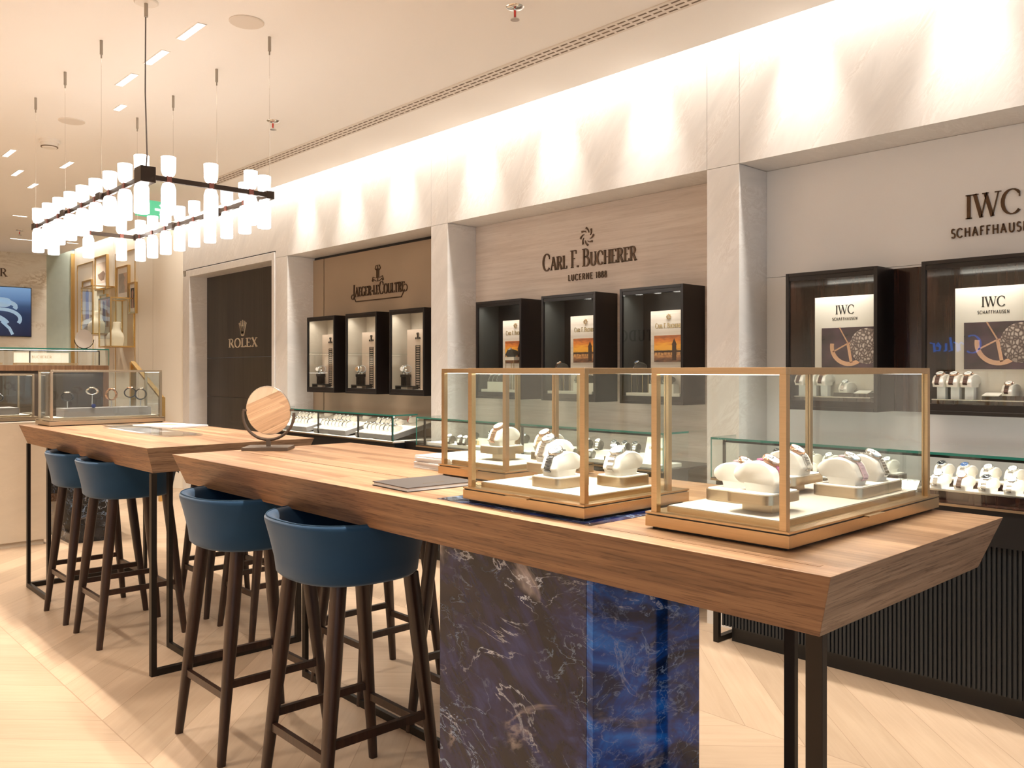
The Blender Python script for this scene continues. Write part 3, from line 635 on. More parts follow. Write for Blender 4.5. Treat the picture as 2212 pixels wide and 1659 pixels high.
# ------------------------------------------------------------------ pillows, watches
# pillow profile in local y(length, watch end at -y) / z; extruded along x
PP = [(-.040, 0), (-.044, .012), (-.043, .030), (-.035, .045), (-.019, .054), (.004, .056), (.026, .051), (.042, .040), (.046, .028), (.039, .018), (.024, .013), (.019, 0)]
def catmull(p, k=3):
    out = []; n = len(p)
    for i in range(n):
        a, b_, c, d = [Vector(p[(i + j - 1) % n]) for j in range(4)]
        for s in range(k):
            t = s / k; out.append(tuple(.5 * ((2 * b_) + (c - a) * t + (2 * a - 5 * b_ + 4 * c - d) * t * t + (3 * b_ - a - 3 * c + d) * t ** 3)))
    return out
def pillow_mesh(mat, hw=.024, k=3):
    pr = catmull(PP[1:-1], k) ; pr = [PP[0]] + pr[: -k + 1] + [PP[-1]]
    rings = []
    cy, cz = 0, .03
    for x, s in ((-hw, .90), (-hw + .004, 1), (hw - .004, 1), (hw, .90)):
        rings.append([(x, cy + (y - cy) * s, max(0, cz + (z - cz) * (s if z > .001 else 1))) for y, z in pr])
    return MB().loft(rings).mesh('watch_pillow', [mat], 50)
def strap_path(off=.0016):
    pr = [p for p in catmull(PP[1:-1], 3)]
    seg = [p for p in pr if p[0] < .006 and p[1] > .004 and not (p[1] < .02 and p[0] > -.03)]
    seg.sort(key=lambda p: math.atan2(p[1] - .03, p[0] + .012) % (2 * PI))
    seg = [p for p in seg]
    c = Vector((-.012, .03)); out = []
    for p in seg:
        v = Vector(p); d = (v - c).normalized(); out.append(tuple(v + d * off))
    return out
def watch_parts(case, dial, strap, wd=.018, links=False, rcase=.0185):
    """returns three MBs"""
    st = MB(); p = strap_path()
    for i in range(len(p) - 1):
        a, b_ = Vector(p[i]), Vector(p[i + 1]); d = b_ - a
        if d.length > .02: continue
        d.normalize(); nn = Vector((d.y, -d.x)); t_ = .0028
        sh = .0006 if links else 0
        a2, b2 = a + d * sh, b_ - d * sh
        w = wd / 2 * (.85 + .15 * min(1, abs(i - len(p) * .2) / 5))
        st.frustum([(-w, a2.x, a2.y), (w, a2.x, a2.y), (w, b2.x, b2.y), (-w, b2.x, b2.y)], [(-w, (a2 + nn * t_).x, (a2 + nn * t_).y), (w, (a2 + nn * t_).x, (a2 + nn * t_).y), (w, (b2 + nn * t_).x, (b2 + nn * t_).y), (-w, (b2 + nn * t_).x, (b2 + nn * t_).y)])
    T = Matrix.Translation((0, -.020, .0545)) @ Matrix.Rotation(R(30), 4, 'X')
    cs = MB().lathe([(.001, 0), (rcase * .9, 0), (rcase, .002), (rcase, .006), (rcase * .92, .0085), (rcase * .85, .0088), (rcase * .84, .0078), (.001, .0078)], 28, T=T)
    cs.cyl(0, 0, 0, .005, .0025, T=T @ Matrix.Translation((rcase, 0, .0045)) @ Matrix.Rotation(R(90), 4, 'Y'), n=10)
    dl = MB().lathe([(.001, .0079), (rcase * .83, .0079), (rcase * .83, .0082), (.001, .0082)], 28, T=T)
    hd = MB().box(-.0006, .0006, 0, rcase * .6, .0083, .0089, T=T @ Matrix.Rotation(R(50), 4, 'Z')); hd.box(-.0008, .0008, 0, rcase * .42, .0083, .0089, T=T @ Matrix.Rotation(R(-60), 4, 'Z'))
    for k in range(12): hd.box(-.0004, .0004, rcase * .68, rcase * .8, .0083, .0086, T=T @ Matrix.Rotation(PI / 6 * k, 4, 'Z'))
    return cs, dl, st, hd
def big_watch(loc, rz, lab, case='steel', dial='dial', strap='steel', links=False, sc=1, group=None):
    t = thing('wristwatch', lab, 'watch', loc, rz, group); t.scale = (sc,) * 3
    cs, dl, st, hd = watch_parts(case, dial, strap, links=links)
    obj('case', cs, case, t, smooth=35); d = obj('dial', dl, dial, t); obj('hands', hd, 'blackdial' if dial == 'dial' else 'dial', d); obj('strap', st, strap, t, smooth=20 if links else 50)
    return t
def small_watch_mesh(case, dial, strap, rc=.0185):
    mb = MB(); cs, dl, st, hd = watch_parts(case, dial, strap, rcase=rc)
    me = bpy.data.meshes.new('wristwatch'); full = bmesh.new()
    for k, q in enumerate((cs, dl, st, hd)):
        for f in q.b.faces: f.material_index = k
        bmesh.ops.recalc_face_normals(q.b, faces=q.b.faces)
        tmp = bpy.data.meshes.new('t'); q.b.to_mesh(tmp); q.b.free(); full.from_mesh(tmp); bpy.data.meshes.remove(tmp)
    full.to_mesh(me); full.free()
    for m in (case, dial, strap, 'blackdial' if dial == 'dial' else 'dial'): me.materials.append(M[m])
    me.shade_smooth(); me.set_sharp_from_angle(angle=R(35)); return me
PM = {'cream': pillow_mesh('cream'), 'grey': pillow_mesh('cuff', .016), 'thin': pillow_mesh('cream', .009)}
WM = {k: small_watch_mesh(*v) for k, v in dict(steel=('steel', 'dial', 'steel'), blue=('steel', 'bluedial', 'steel'), leather=('rose', 'dial', 'leather'), black=('steel', 'blackdial', 'blackstrap'), red=('steel', 'dial', 'red'), gold=('rose', 'dial', 'rose'), sblack=('steel', 'blackdial', 'steel')).items()}
WDESC = dict(steel='silver white-dial watch', blue='silver blue-dial watch', leather='gold brown-strap watch', black='black-strap watch', red='red-strap watch', gold='rose gold watch', sblack='silver black-dial watch')
def ww(x, y, z, rz, kind, pil, where, gw, gp, sc=1.0, tilt=0):
    p = tag(link('watch_pillow', PM[pil], None, (x, y, z), (tilt, 0, rz)), {'cream': 'cream watch pillow', 'thin': 'slim cream watch pillow', 'grey': 'dark watch cuff'}[pil] + ' ' + where, 'pillow', gp); p.scale = (sc,) * 3
    w = tag(link('wristwatch', WM[kind], None, (x, y, z), (tilt, 0, rz)), WDESC[kind] + ' ' + where, 'watch', gw); w.scale = (sc,) * 3
ORD = ['first', 'second', 'third', 'fourth', 'fifth', 'sixth', 'seventh', 'eighth', 'ninth']

# ------------------------------------------------------------------ wall display boxes
def wall_box(x0, x1, lab, lining, back, group, yf=4.06, z0=1.20, z1=1.905, mats='boxframe', deck='black'):
    t = thing('wall_showcase', lab, 'showcase', ((x0 + x1) / 2, YN, z0), 0, group)
    w = (x1 - x0) / 2; h = z1 - z0; dpt = yf - YN; f = .018
    mb = MB().box(-w, -w + f, dpt, -.001, 0, h); mb.box(w - f, w, dpt, -.001, 0, h); mb.box(-w + f, w - f, dpt, -.001, h - f, h); mb.box(-w + f, w - f, dpt, -.001, 0, f)
    obj('cabinet', mb, mats, t, bevel=.0015)
    obj('door_rail', MB().box(-w + f, w - f, dpt + .004, dpt + .016, h - f - .022, h - f), mats, t); obj('door_rail', MB().box(-w + f, w - f, dpt + .004, dpt + .016, f, f + .03), mats, t)
    obj('back_panel', MB().box(-w + f, w - f, -.012, -.002, f, h - f), back, t)
    obj('lining', MB().box(-w + f, -w + f + .003, dpt + .016, -.012, f, h - f).box(w - f - .003, w - f, dpt + .016, -.012, f, h - f).box(-w + f + .003, w - f - .003, dpt + .016, -.012, h - f - .003, h - f), lining, t)
    obj('deck', MB().box(-w + f + .003, w - f - .003, dpt + .016, -.012, f, f + .03), deck, t)
    obj('glass_door', MB().box(-w + f, w - f, dpt + .006, dpt + .012, f + .03, h - f - .022), 'glass', t)
    obj('light_strip', MB().box(-w + f + .02, w - f - .02, dpt + .022, dpt + .034, h - f - .012, h - f - .004), 'led', t)
    a = area('showcase_light', ((x0 + x1) / 2, yf + .04, z1 - f - .016), (R(0), 0, 0), (x1 - x0) * .8, .04, 2.0, WARM2, R(140))
    return t
JX = [(-7.23, -6.74), (-6.55, -6.06), (-5.87, -5.39)]; CX_ = [(-4.76, -4.275), (-4.077, -3.59), (-3.39, -2.915)]; IX = [(-2.27, -1.79), (-1.585, -1.105), (-.9, -.42)]
LMR = ['left', 'middle', 'right']; LMRx = ['leftmost', 'middle', 'rightmost']
M['taupelight'] = pm('light_greige_lining', (.50, .43, .35), .6); M['blush'] = pm('blush_card', (.62, .49, .40), .6)
for k, (x0, x1) in enumerate(JX):
    wall_box(x0, x1, f'{LMRx[k]} of the three lit dark wall showcases under the JAEGER-LECOULTRE lettering', 'taupelight', 'taupelight', 'wall showcases', deck='cream')
    xc = (x0 + x1) / 2; z = 1.248
    t = thing('display_card', f'tall blush card with black lattice strip in the {LMR[k]} showcase of the taupe niche', 'card', (xc + .03, 4.135, z), 0, 'blush display cards')
    obj('board', MB().box(-.12, .12, 0, .012, 0, .49), 'blush', t)
    mb = MB(); mb.box(-.03, -.026, -.004, 0, 0, .36); mb.box(.026, .03, -.004, 0, 0, .36); mb.box(-.03, .03, -.004, 0, .355, .36)
    for i in range(18):
        for j in range(3): mb.box(-.024 + j * .017, -.012 + j * .017, -.003, 0, .012 + i * .019, .022 + i * .019)
    obj('lattice', mb, 'black', t, loc=(.03, 0, 0)); mb = MB(); jlc_mark(mb, 0, .35); obj('monogram', mb, 'letterblk', t, loc=(.03, 0, .41))
    t = thing('display_stand', f'low black step stand with fluted block in the {LMR[k]} showcase of the taupe niche', 'stand', (xc - .07, 4.106, z), 0, 'black step stands')
    obj('step', MB().box(-.11, .14, -.028, .026, .018, .03).box(-.11, -.102, -.028, .026, 0, .018).box(.132, .14, -.028, .026, 0, .018), 'black', t)
    mb = MB().box(-.04, .04, -.025, .025, .10, .122)
    for i in range(5): mb.box(-.038 + i * .0165, -.030 + i * .0165, -.02, .02, .03, .10)
    obj('block', mb, 'boxframe', t)
    for j in (0, 1):
        t = thing('wristwatch', f'upright silver watch, {("front left", "back right")[j]} of the pair in the {LMR[k]} showcase of the taupe niche', 'watch', (xc - .085 + j * .032, 4.101 + j * .01, z + .122), R(-30 if j else 25), 'paired silver watches')
        T = Matrix.Translation((0, 0, .046)) @ Matrix.Rotation(R(90), 4, 'X')
        obj('strap', MB().loft([[(rr * math.cos(a * PI / 12), rr * math.sin(a * PI / 12), zz) for a in range(24)] for rr, zz in ((.030, -.008), (.033, -.008), (.033, .008), (.030, .008), (.030, -.008))], caps=False, T=T @ Matrix.Rotation(R(90), 4, 'X') @ Matrix.Rotation(R(90), 4, 'Y')), 'steel', t, smooth=40)
        obj('case', MB().lathe([(.001, .028), (.02, .028), (.021, .032), (.019, .037), (.001, .037)], 20, T=T), 'steel', t, smooth=40); obj('dial', MB().lathe([(.001, .0372), (.017, .0372), (.001, .0376)], 20, T=T), 'dial' if k != 1 or j else 'gold', t)
        obj('foot', MB().cyl(0, 0, 0, .014, .012, n=12), 'steel', t)
for k, (x0, x1) in enumerate(CX_):
    wall_box(x0, x1, f'{LMRx[k]} of the three dark wall showcases under the CARL F. BUCHERER lettering', 'darkgrey', 'boxframe', 'wall showcases', deck='boxframe')
    xc = (x0 + x1) / 2; z = 1.248
    cfb_card(.27, .515, (xc + (.085, .075, .065)[k], 4.155, z), f'pale oak card with gold lettering and orange sunset bridge picture in the {LMR[k]} oak-niche showcase', group='sunset bridge cards')
    tag(obj('display_plinth', MB().box(-.20, .20, -.035, .035, 0, .018), 'cream', loc=(xc, 4.112, z)), f'flat cream plinth on the floor of the {LMR[k]} oak-niche showcase', 'plinth', 'flat cream plinths')
    tag(obj('display_block', MB().box(-.09, .09, -.028, .028, 0, .055), 'cream', loc=(xc + (-.05, .12, .06)[k], 4.112, z + .018)), f'cream block on the plinth of the {LMR[k]} oak-niche showcase', 'block', 'cream blocks')
    for j in range(3): ww(xc + (-.05, .12, .06)[k] - .05 + j * .045, 4.112, z + .073, R(-20), 'sblack' if j == 1 else 'steel', 'grey', f'{ORD[j]} from left on the block, {LMR[k]} oak-niche showcase', 'watches in oak-niche showcases', 'dark watch cuffs', .85)
    xs_ = (xc + .10, xc - .10, xc - .12)[k]
    t = thing('display_stand', f'gold wire stand with cream top in the {LMR[k]} oak-niche showcase', 'stand', (xs_, 4.112, z + .018), 0, 'gold wire stands')
    hh = (.21, .11, .11)[k]
    obj('top', MB().box(-.045, .045, -.03, .03, hh, hh + .022), 'cream', t); mb = MB()
    for sx in (-.042, .042):
        for sy in (-.027, .027): mb.box(sx - .0015, sx + .0015, sy - .0015, sy + .0015, 0, hh)
    obj('legs', mb, 'lettergold', t)
    ww(xs_, 4.112, z + .04 + hh, R(-25), ('black', 'leather', 'blue')[k], 'grey', f'on the gold wire stand in the {LMR[k]} oak-niche showcase', 'watches in oak-niche showcases', 'dark watch cuffs', .95)
for k, (x0, x1) in enumerate(IX[:3]):
    wall_box(x0, x1, f'{LMRx[k]} of the dark wall showcases under the IWC lettering' if k < 2 else 'rightmost dark wall showcase of the white niche', 'ebony', 'ebony', 'wall showcases', deck='boxframe')
    xc = (x0 + x1) / 2; z = 1.248
    if k == 2: continue
    iwc_card(.32, .53, (xc + .035, 4.152, z), f'white IWC SCHAFFHAUSEN card with purple movement picture in the {LMR[k]} white-niche showcase', 'IWC cards')
    t = thing('display_plinth', f'glossy ebony plinth in the {LMR[k]} white-niche showcase', 'plinth', (xc, 4.112, z), 0, 'glossy ebony plinths')
    obj('slab', MB().box(-.20, .20, -.036, .036, 0, .022), 'ebony', t); obj('metal_edge', MB().box(-.20, .20, -.038, -.036, .018, .023), 'steel', t)
    for j in range(3):
        xx = xc - .165 + j * .06
        tag(obj('watch_post', MB().box(-.018, .018, -.018, .018, 0, .055), 'white', loc=(xx, 4.11, z + .023)), f'square white post, {ORD[j]} from the left in the {LMR[k]} white-niche showcase', 'stand', 'square white watch posts')
        ww(xx, 4.11, z + .078, R(-8), 'leather', 'cream', f'on the {ORD[j]} white post, {LMR[k]} white-niche showcase', 'watches in white-niche showcases', 'cream pillows in white-niche showcases', 1.05)
    tag(obj('display_block', MB().box(-.09, .09, -.032, .032, 0, .02), 'ebony', loc=(xc + .10, 4.112, z + .023)), f'low dark block right of the posts in the {LMR[k]} white-niche showcase', 'block', 'low dark blocks')
    tag(obj('price_card', MB().box(-.035, .035, -.03, .03, 0, .006), 'cream', loc=(xc + (.15 if k == 0 else .045), 4.11, z + .043), rot=(R(12), 0, 0)), f'small cream card on the low block in the {LMR[k]} white-niche showcase', 'card', 'small cream cards')
    ww(xc + (.07 if k == 0 else .12), 4.11, z + .043, R(-10), 'steel' if k == 0 else 'leather', 'cream', f'on the low dark block in the {LMR[k]} white-niche showcase', 'watches in white-niche showcases', 'cream pillows in white-niche showcases', .95)
b = MB().box(-1.79, -1.587, YN - .03, YN - .001, 1.20, 1.905); b.box(-1.103, -.902, YN - .03, YN - .001, 1.20, 1.905); struct('trim_11', b, 'ebony')

# ------------------------------------------------------------------ counters under the niches
ZT = 1.058; ZD = .852
def counter(x0, x1, lab, deckmat, yf=3.75, foot=True, divs=(), fl=True):
    t = thing('display_counter', lab, 'counter', ((x0 + x1) / 2, yf, 0)); w = (x1 - x0) / 2; D = YW - .005 - yf if x0 > -9 else .25
    D2 = .235
    obj('glass_top', MB().box(-w, w, 0, D2 + .27, ZT - .01, ZT), 'glass', t)
    mb = MB(); mb.box(-w - .001, w + .001, -.002, 0, ZT - .0105, ZT + .0005); mb.box(-w - .002, -w, 0, D2, ZT - .0105, ZT + .0005); mb.box(w, w + .002, 0, D2, ZT - .0105, ZT + .0005)
    mb.box(-w - .001, -w + .002, -.0015, .004, ZD, ZT - .0105); mb.box(w - .002, w + .001, -.0015, .004, ZD, ZT - .0105)
    obj('glass_edge', mb, 'glassedge', t)
    mb = MB().box(-w, w, 0, .006, ZD, ZT - .0105); mb.box(-w, -w + .006, .006, D2, ZD, ZT - .0105); mb.box(w - .006, w, .006, D2, ZD, ZT - .0105)
    obj('glass_front', mb, 'glass', t)
    mb = MB().box(-w + .05, w - .05, .03, .042, ZT - .024, ZT - .012); 
    for xx in (-w + .05, w - .062, *[d - (x0 + x1) / 2 for d in divs]): mb.box(xx, xx + .012, .03, .042, ZD, ZT - .024)
    obj('inner_frame', mb, 'darkmetal', t)
    obj('light_strip', MB().box(-w + .06, w - .06, .044, .056, ZT - .024, ZT - .014), 'led', t)
    area('counter_light', ((x0 + x1) / 2, yf + .075, ZT - .026), (R(-18), 0, 0), w * 1.9, .03, 7.0 * w, WARM2, R(150))
    obj('deck', MB().box(-w, w, 0, D2 + .29, ZD - .012, ZD), deckmat, t)
    obj('drawer_band', MB().box(-w + .02, w, .015, D2, .69, ZD - .012), 'black', t)
    obj('metal_lip', MB().box(-w, w, -.004, 0, ZD - .014, ZD - .004), 'gold2', t)
    mb = MB(); x = -w + .04
    mb.box(-w + .04, w, .052, D2, .09, .69)
    while x < w - .01: mb.box(x, x + .011, .040, .053, .09, .69); x += .019
    obj('fluted_front', mb, 'blackmatt', t); obj('plinth', MB().box(-w + .06, w, .10, D2, 0, .09), 'black', t)
    if foot:
        mb = MB().box(-w + .0, -w + .03, .02, .045, 0, .69); mb.box(-w, -w + .03, .045, .23, 0, .028); obj('leg_frame', mb, 'darkmetal', t)
    return t
counter(-7.4, -5.43, 'glass-topped black display counter under the taupe JAEGER-LECOULTRE niche', 'cream', 3.79, divs=(-6.62, -5.98))
counter(-5.10, -2.84, 'glass-topped black display counter under the pale oak BUCHERER niche', 'boxframe', 3.77, divs=(-4.0,))
counter(-2.505, -.1, 'glass-topped black fluted counter under the white IWC niche at right', 'ebony', 3.73)
b = MB().box(-5.43, -5.10, 3.90, 4.0, 0, .85); struct('trim_12', b, 'boxframe')
# trays of watches on slim pillows (taupe niche)
n_t = 0
for k, (x0, x1) in enumerate(((-7.35, -6.82), (-6.70, -6.17), (-6.02, -5.49))):
    t = thing('display_tray', f'{LMRx[k]} of the three sloping white-topped grey trays in the counter under the taupe niche', 'tray', ((x0 + x1) / 2, 3.83, ZD + .002), 0, 'sloping trays'); t.rotation_euler = (R(13), 0, 0)
    w = (x1 - x0) / 2
    obj('tray_body', MB().box(-w, w, 0, .40, 0, .038), 'grey', t); obj('tray_top', MB().box(-w + .004, w - .004, .004, .396, .038, .043), 'cream', t)
    sl = math.tan(R(13))
    for row, (nn, yy, a0, a1) in enumerate(((8, .09, .06, .47), (5, .235, .03, .30), (1, .33, .36, .36))):
        for j in range(nn):
            xx = x0 + a0 + (a1 - a0) * (j / max(1, nn - 1)); 
            kind = 'red' if (k == 2 and row == 2) else ('steel', 'sblack', 'steel', 'black')[(j + k) % 4]
            ww(xx, 3.83 + yy * math.cos(R(13)), ZD + .002 + .044 + yy * math.sin(R(13)), R(-22), kind, 'thin', f'{("front", "middle", "back")[row]} row, {ORD[j]} from left, {LMR[k]} tray, taupe niche', 'watches on the sloping trays', 'slim pillows on the sloping trays', .92, R(13) * .0)
    tag(obj('price_card', MB().box(-.03, .03, 0, .02, 0, .004), 'cream', loc=((x0 + x1) / 2, 3.80, ZD)), f'small white card in front of the {LMR[k]} sloping tray', 'card', 'small cards before the trays')
# oak niche counter: stepped cream boards
b = MB().box(-1.08, 1.08, 0, .19, 0, .02); tag(obj('display_board', b, 'cream', loc=(-3.97, 3.82, ZD + .001)), 'long low cream display board inside the counter under the oak niche', 'board')
b = MB().box(-.85, .85, 0, .09, 0, .04); tag(obj('display_board', b, 'cream', loc=(-3.85, 3.92, ZD + .022)), 'raised cream step board at the back of the counter under the oak niche', 'board')
for j, x in enumerate((-4.80, -4.66, -4.60 + .02)):
    ww(x - .02 * j, 3.86, ZD + .022, R(20), 'steel', 'grey', f'{ORD[j]} from left in the leftmost cluster under the oak niche', 'watches in the oak-niche counter', 'dark cuffs in the oak-niche counter')
for j, x in enumerate((-4.45, -4.3, -4.22 + .02, -4.12, -3.9, -3.8)):
    ww(x, 3.95, ZD + .063, R(20), ('sblack', 'black')[j % 2], 'grey', f'{ORD[j]} from left on the back step under the oak niche', 'watches in the oak-niche counter', 'dark cuffs in the oak-niche counter')
for j, x in enumerate((-3.55, -3.46, -3.33, -3.25, -3.17)):
    ww(x, 3.95, ZD + .063, R(20), ('steel', 'sblack')[j > 1], 'grey', f'{ORD[j]} from left on the right half of the back step, oak niche', 'watches in the oak-niche counter', 'dark cuffs in the oak-niche counter')
for j, x in enumerate((-3.58, -3.50, -3.43)):
    ww(x, 3.85, ZD + .022, R(20), ('gold', 'steel', 'steel')[j], 'grey', f'{ORD[j]} of the small front trio under the oak niche', 'watches in the oak-niche counter', 'dark cuffs in the oak-niche counter', .8)
tag(obj('display_block', MB().box(-.06, .06, -.03, .03, 0, .022), 'lettergold', loc=(-3.24, 3.84, ZD + .022)), 'gold block carrying a blue-dial watch under the oak niche', 'block')
ww(-3.24, 3.84, ZD + .045, R(20), 'blue', 'grey', 'on the gold block under the oak niche', 'watches in the oak-niche counter', 'dark cuffs in the oak-niche counter', 1.1)
tag(obj('display_block', MB().box(-.10, .10, -.03, .03, 0, .03), 'lettergold', loc=(-4.66, 3.93, ZD + .022)), 'gold block at the left end of the counter under the oak niche', 'block')
ww(-4.62, 3.93, ZD + .053, R(20), 'black', 'grey', 'on the left gold block under the oak niche', 'watches in the oak-niche counter', 'dark cuffs in the oak-niche counter', 1.)
t = thing('display_card', 'leaning pale card with gold CARL F. BUCHERER at the right end of the oak-niche counter', 'card', (-3.0, 3.87, ZD + .001), R(-8)); t.rotation_euler = (R(-14), 0, R(-8))
obj('board', MB().box(-.07, .10, 0, .012, 0, .17), 'cream', t); mb = MB(); text(mb, 'CARL F. BUCHERER', .015, .10, .013, thick=.18, thin=.09, sp=.02, cond=.72, caps=(0, 5, 8), depth=.001); rosette(mb, .015, .135, .011); obj('gold_lettering', mb, 'lettergold', t)
# white niche counter
for k, (x0, x1) in enumerate(((-2.30, -1.62), (-1.50, -.82))):
    t = thing('display_tray', f'{("left", "right")[k]} stepped ebony tray with cream tops in the counter under the white niche', 'tray', ((x0 + x1) / 2, 3.80, ZD + .001), 0, 'stepped ebony trays'); w = (x1 - x0) / 2
    obj('tray_body', MB().box(-w, w, 0, .10, 0, .040).box(-w, w, .10, .185, 0, .075), 'ebony', t)
    obj('tray_top', MB().box(-w + .01, w - .01, .006, .095, .040, .045).box(-w + .01, w - .01, .105, .18, .075, .080), 'cream', t); obj('metal_edge', MB().box(-w, w, -.002, 0, .036, .042).box(-w, w, .098, .10, .071, .077), 'steel', t)
    for j in range(7):
        xx = x0 + .06 + (x1 - x0 - .12) * j / 6
        ww(xx, 3.942, ZD + .081, R(-8), ('sblack', 'blue', 'steel', 'steel', 'steel', 'sblack', 'steel')[j], 'cream', f'back row, {ORD[j]} from left, {("left", "right")[k]} tray, white niche', 'watches in the white-niche counter', 'cream pillows in the white-niche counter', 1.05)
    for j in range(5):
        xx = x0 + .08 + (x1 - x0 - .3) * j / 4
        if j == 3 and k == 0: continue
        ww(xx, 3.848, ZD + .046, R(-8), ('steel', 'leather', 'sblack', 'steel', 'black')[j], 'cream', f'front row, {ORD[j]} from left, {("left", "right")[k]} tray, white niche', 'watches in the white-niche counter', 'cream pillows in the white-niche counter', 1.05)
t = thing('name_plate', 'sloping ebony plate lettered IWC SCHAFFHAUSEN between the two trays', 'plate', (-1.555, 3.80, ZD + .03)); t.rotation_euler = (R(-50), 0, 0)
obj('plate', MB().box(-.05, .05, 0, .006, 0, .06), 'ebony', t); mb = MB(); text(mb, 'IWC', 0, .026, .024, thick=.14, thin=.06, sp=.02, depth=.001); text(mb, 'SCHAFFHAUSEN', 0, .010, .009, serif=False, thick=.16, sp=.12, cond=.85, depth=.001); obj('lettering', mb, 'dial', t)

# ------------------------------------------------------------------ tables
def table(x0, x1, y0, y1, lab, inlay=None):
    cx, cy = (x0 + x1) / 2, (y0 + y1) / 2
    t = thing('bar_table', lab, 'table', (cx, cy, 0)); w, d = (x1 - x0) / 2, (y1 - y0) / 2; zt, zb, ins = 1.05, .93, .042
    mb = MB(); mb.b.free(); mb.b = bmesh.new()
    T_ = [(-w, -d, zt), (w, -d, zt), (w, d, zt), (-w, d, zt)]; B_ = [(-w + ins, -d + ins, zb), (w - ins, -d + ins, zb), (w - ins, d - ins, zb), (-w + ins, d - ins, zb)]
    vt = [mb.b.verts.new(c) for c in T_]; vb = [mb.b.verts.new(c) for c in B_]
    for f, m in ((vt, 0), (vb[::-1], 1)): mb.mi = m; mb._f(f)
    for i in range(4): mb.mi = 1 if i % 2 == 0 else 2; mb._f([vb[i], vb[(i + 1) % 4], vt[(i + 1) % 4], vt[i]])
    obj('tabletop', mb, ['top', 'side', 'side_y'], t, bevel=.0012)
    return t, cx, cy
def bars(t, cx, cy, segs, name='leg_frame'):
    for s in segs:
        mb = MB(); x0, x1, y0, y1, z0, z1 = s; mb.box(x0 - cx, x1 - cx, y0 - cy, y1 - cy, z0, z1); obj('leg' if z1 > .5 else 'foot_rail', mb, 'darkmetal', t, bevel=.0008)
t1, cx, cy = table(-3.57, -.685, 1.375, 2.24, 'near walnut bar table on a blue stone block, three glass cases on top')
bx0, bx1, by0, by1 = -1.84, -1.28, 1.44, 1.853
obj('stone_block', MB().box(bx0 - cx, bx1 - cx - .02, by0 - cy, by1 - cy, 0, .9295), 'stone', t1, bevel=.001, label='polished veined stone block, colour darkened as if in shade')
obj('stone_lit_side', MB().box(bx1 - cx - .0195, bx1 - cx, by0 - cy, by1 - cy, 0, .9295), 'stonelit', t1, bevel=.001, label='right side of the veined stone block, painted brighter blue as if lit')  # same block's side in the brighter copy, cool light painted into the colour
obj('stone_inlay', MB().box(bx0 - cx, bx1 - cx, by0 - .01 - cy, by1 - cy, 1.0495, 1.0508), 'stone', t1)
obj('cable_flap', MB().box(-1.26 - cx, -.735 - cx, 1.433 - cy, 1.447 - cy, 1.0495, 1.0506).box(-3.5 - cx, -1.95 - cx, 1.64 - cy, 1.65 - cy, 1.0495, 1.0506), 'walnutfr', t1)
bars(t1, cx, cy, [(-.774, -.741, 1.455, 1.473, 0, .93), (-.774, -.741, 1.473, 2.1, 0, .018), (-1.095, -1.066, 1.95, 1.968, 0, .93), (-1.095, -.774, 1.95, 1.968, 0, .018), (-3.5, -1.095, 1.94, 1.958, 0, .03), (-3.5, -3.47, 1.94, 1.958, .03, .93)])
t2, cx, cy = table(-6.2, -3.93, 1.40, 2.25, 'far walnut bar table behind, under the hanging lamp, glass case at its far end')
bars(t2, cx, cy, [(-3.985, -3.955, 1.43, 1.455, 0, .93), (-3.985, -3.955, 1.455, 2.165, 0, .03), (-3.985, -3.955, 2.165, 2.19, 0, .93), (-4.345, -4.31, 1.645, 1.665, 0, .93), (-4.31, -3.985, 1.645, 1.665, 0, .03),
                  (-6.165, -6.135, 1.435, 1.455, 0, .93), (-6.135, -5.70, 1.435, 1.455, 0, .03), (-5.70, -5.67, 1.435, 1.455, 0, .93), (-6.165, -6.135, 1.455, 2.17, 0, .03), (-6.165, -6.135, 2.17, 2.19, 0, .93)])
# dark stone plinth and pale counter of the gallery at the left
tag(obj('stone_plinth', MB().box(-8.25, -7.43, 2.05, 2.42, 0, .92), 'blackstone', bevel=.002), 'dark veined stone plinth standing behind the far table legs', 'plinth')
t = thing('reception_counter', 'pale sandstone counter block at the left edge with a gold-framed case on top', 'counter', (-7.9, 1.0, 0))
obj('body', MB().box(-.35, .30, -1.3, .92, .04, .985), 'stonebox', t, bevel=.002); obj('plinth', MB().box(-.33, .28, -1.28, .90, 0, .04), 'stonebox', t); obj('top_edge', MB().box(-.35, .302, -1.3, .922, .985, .993), 'cream', t)

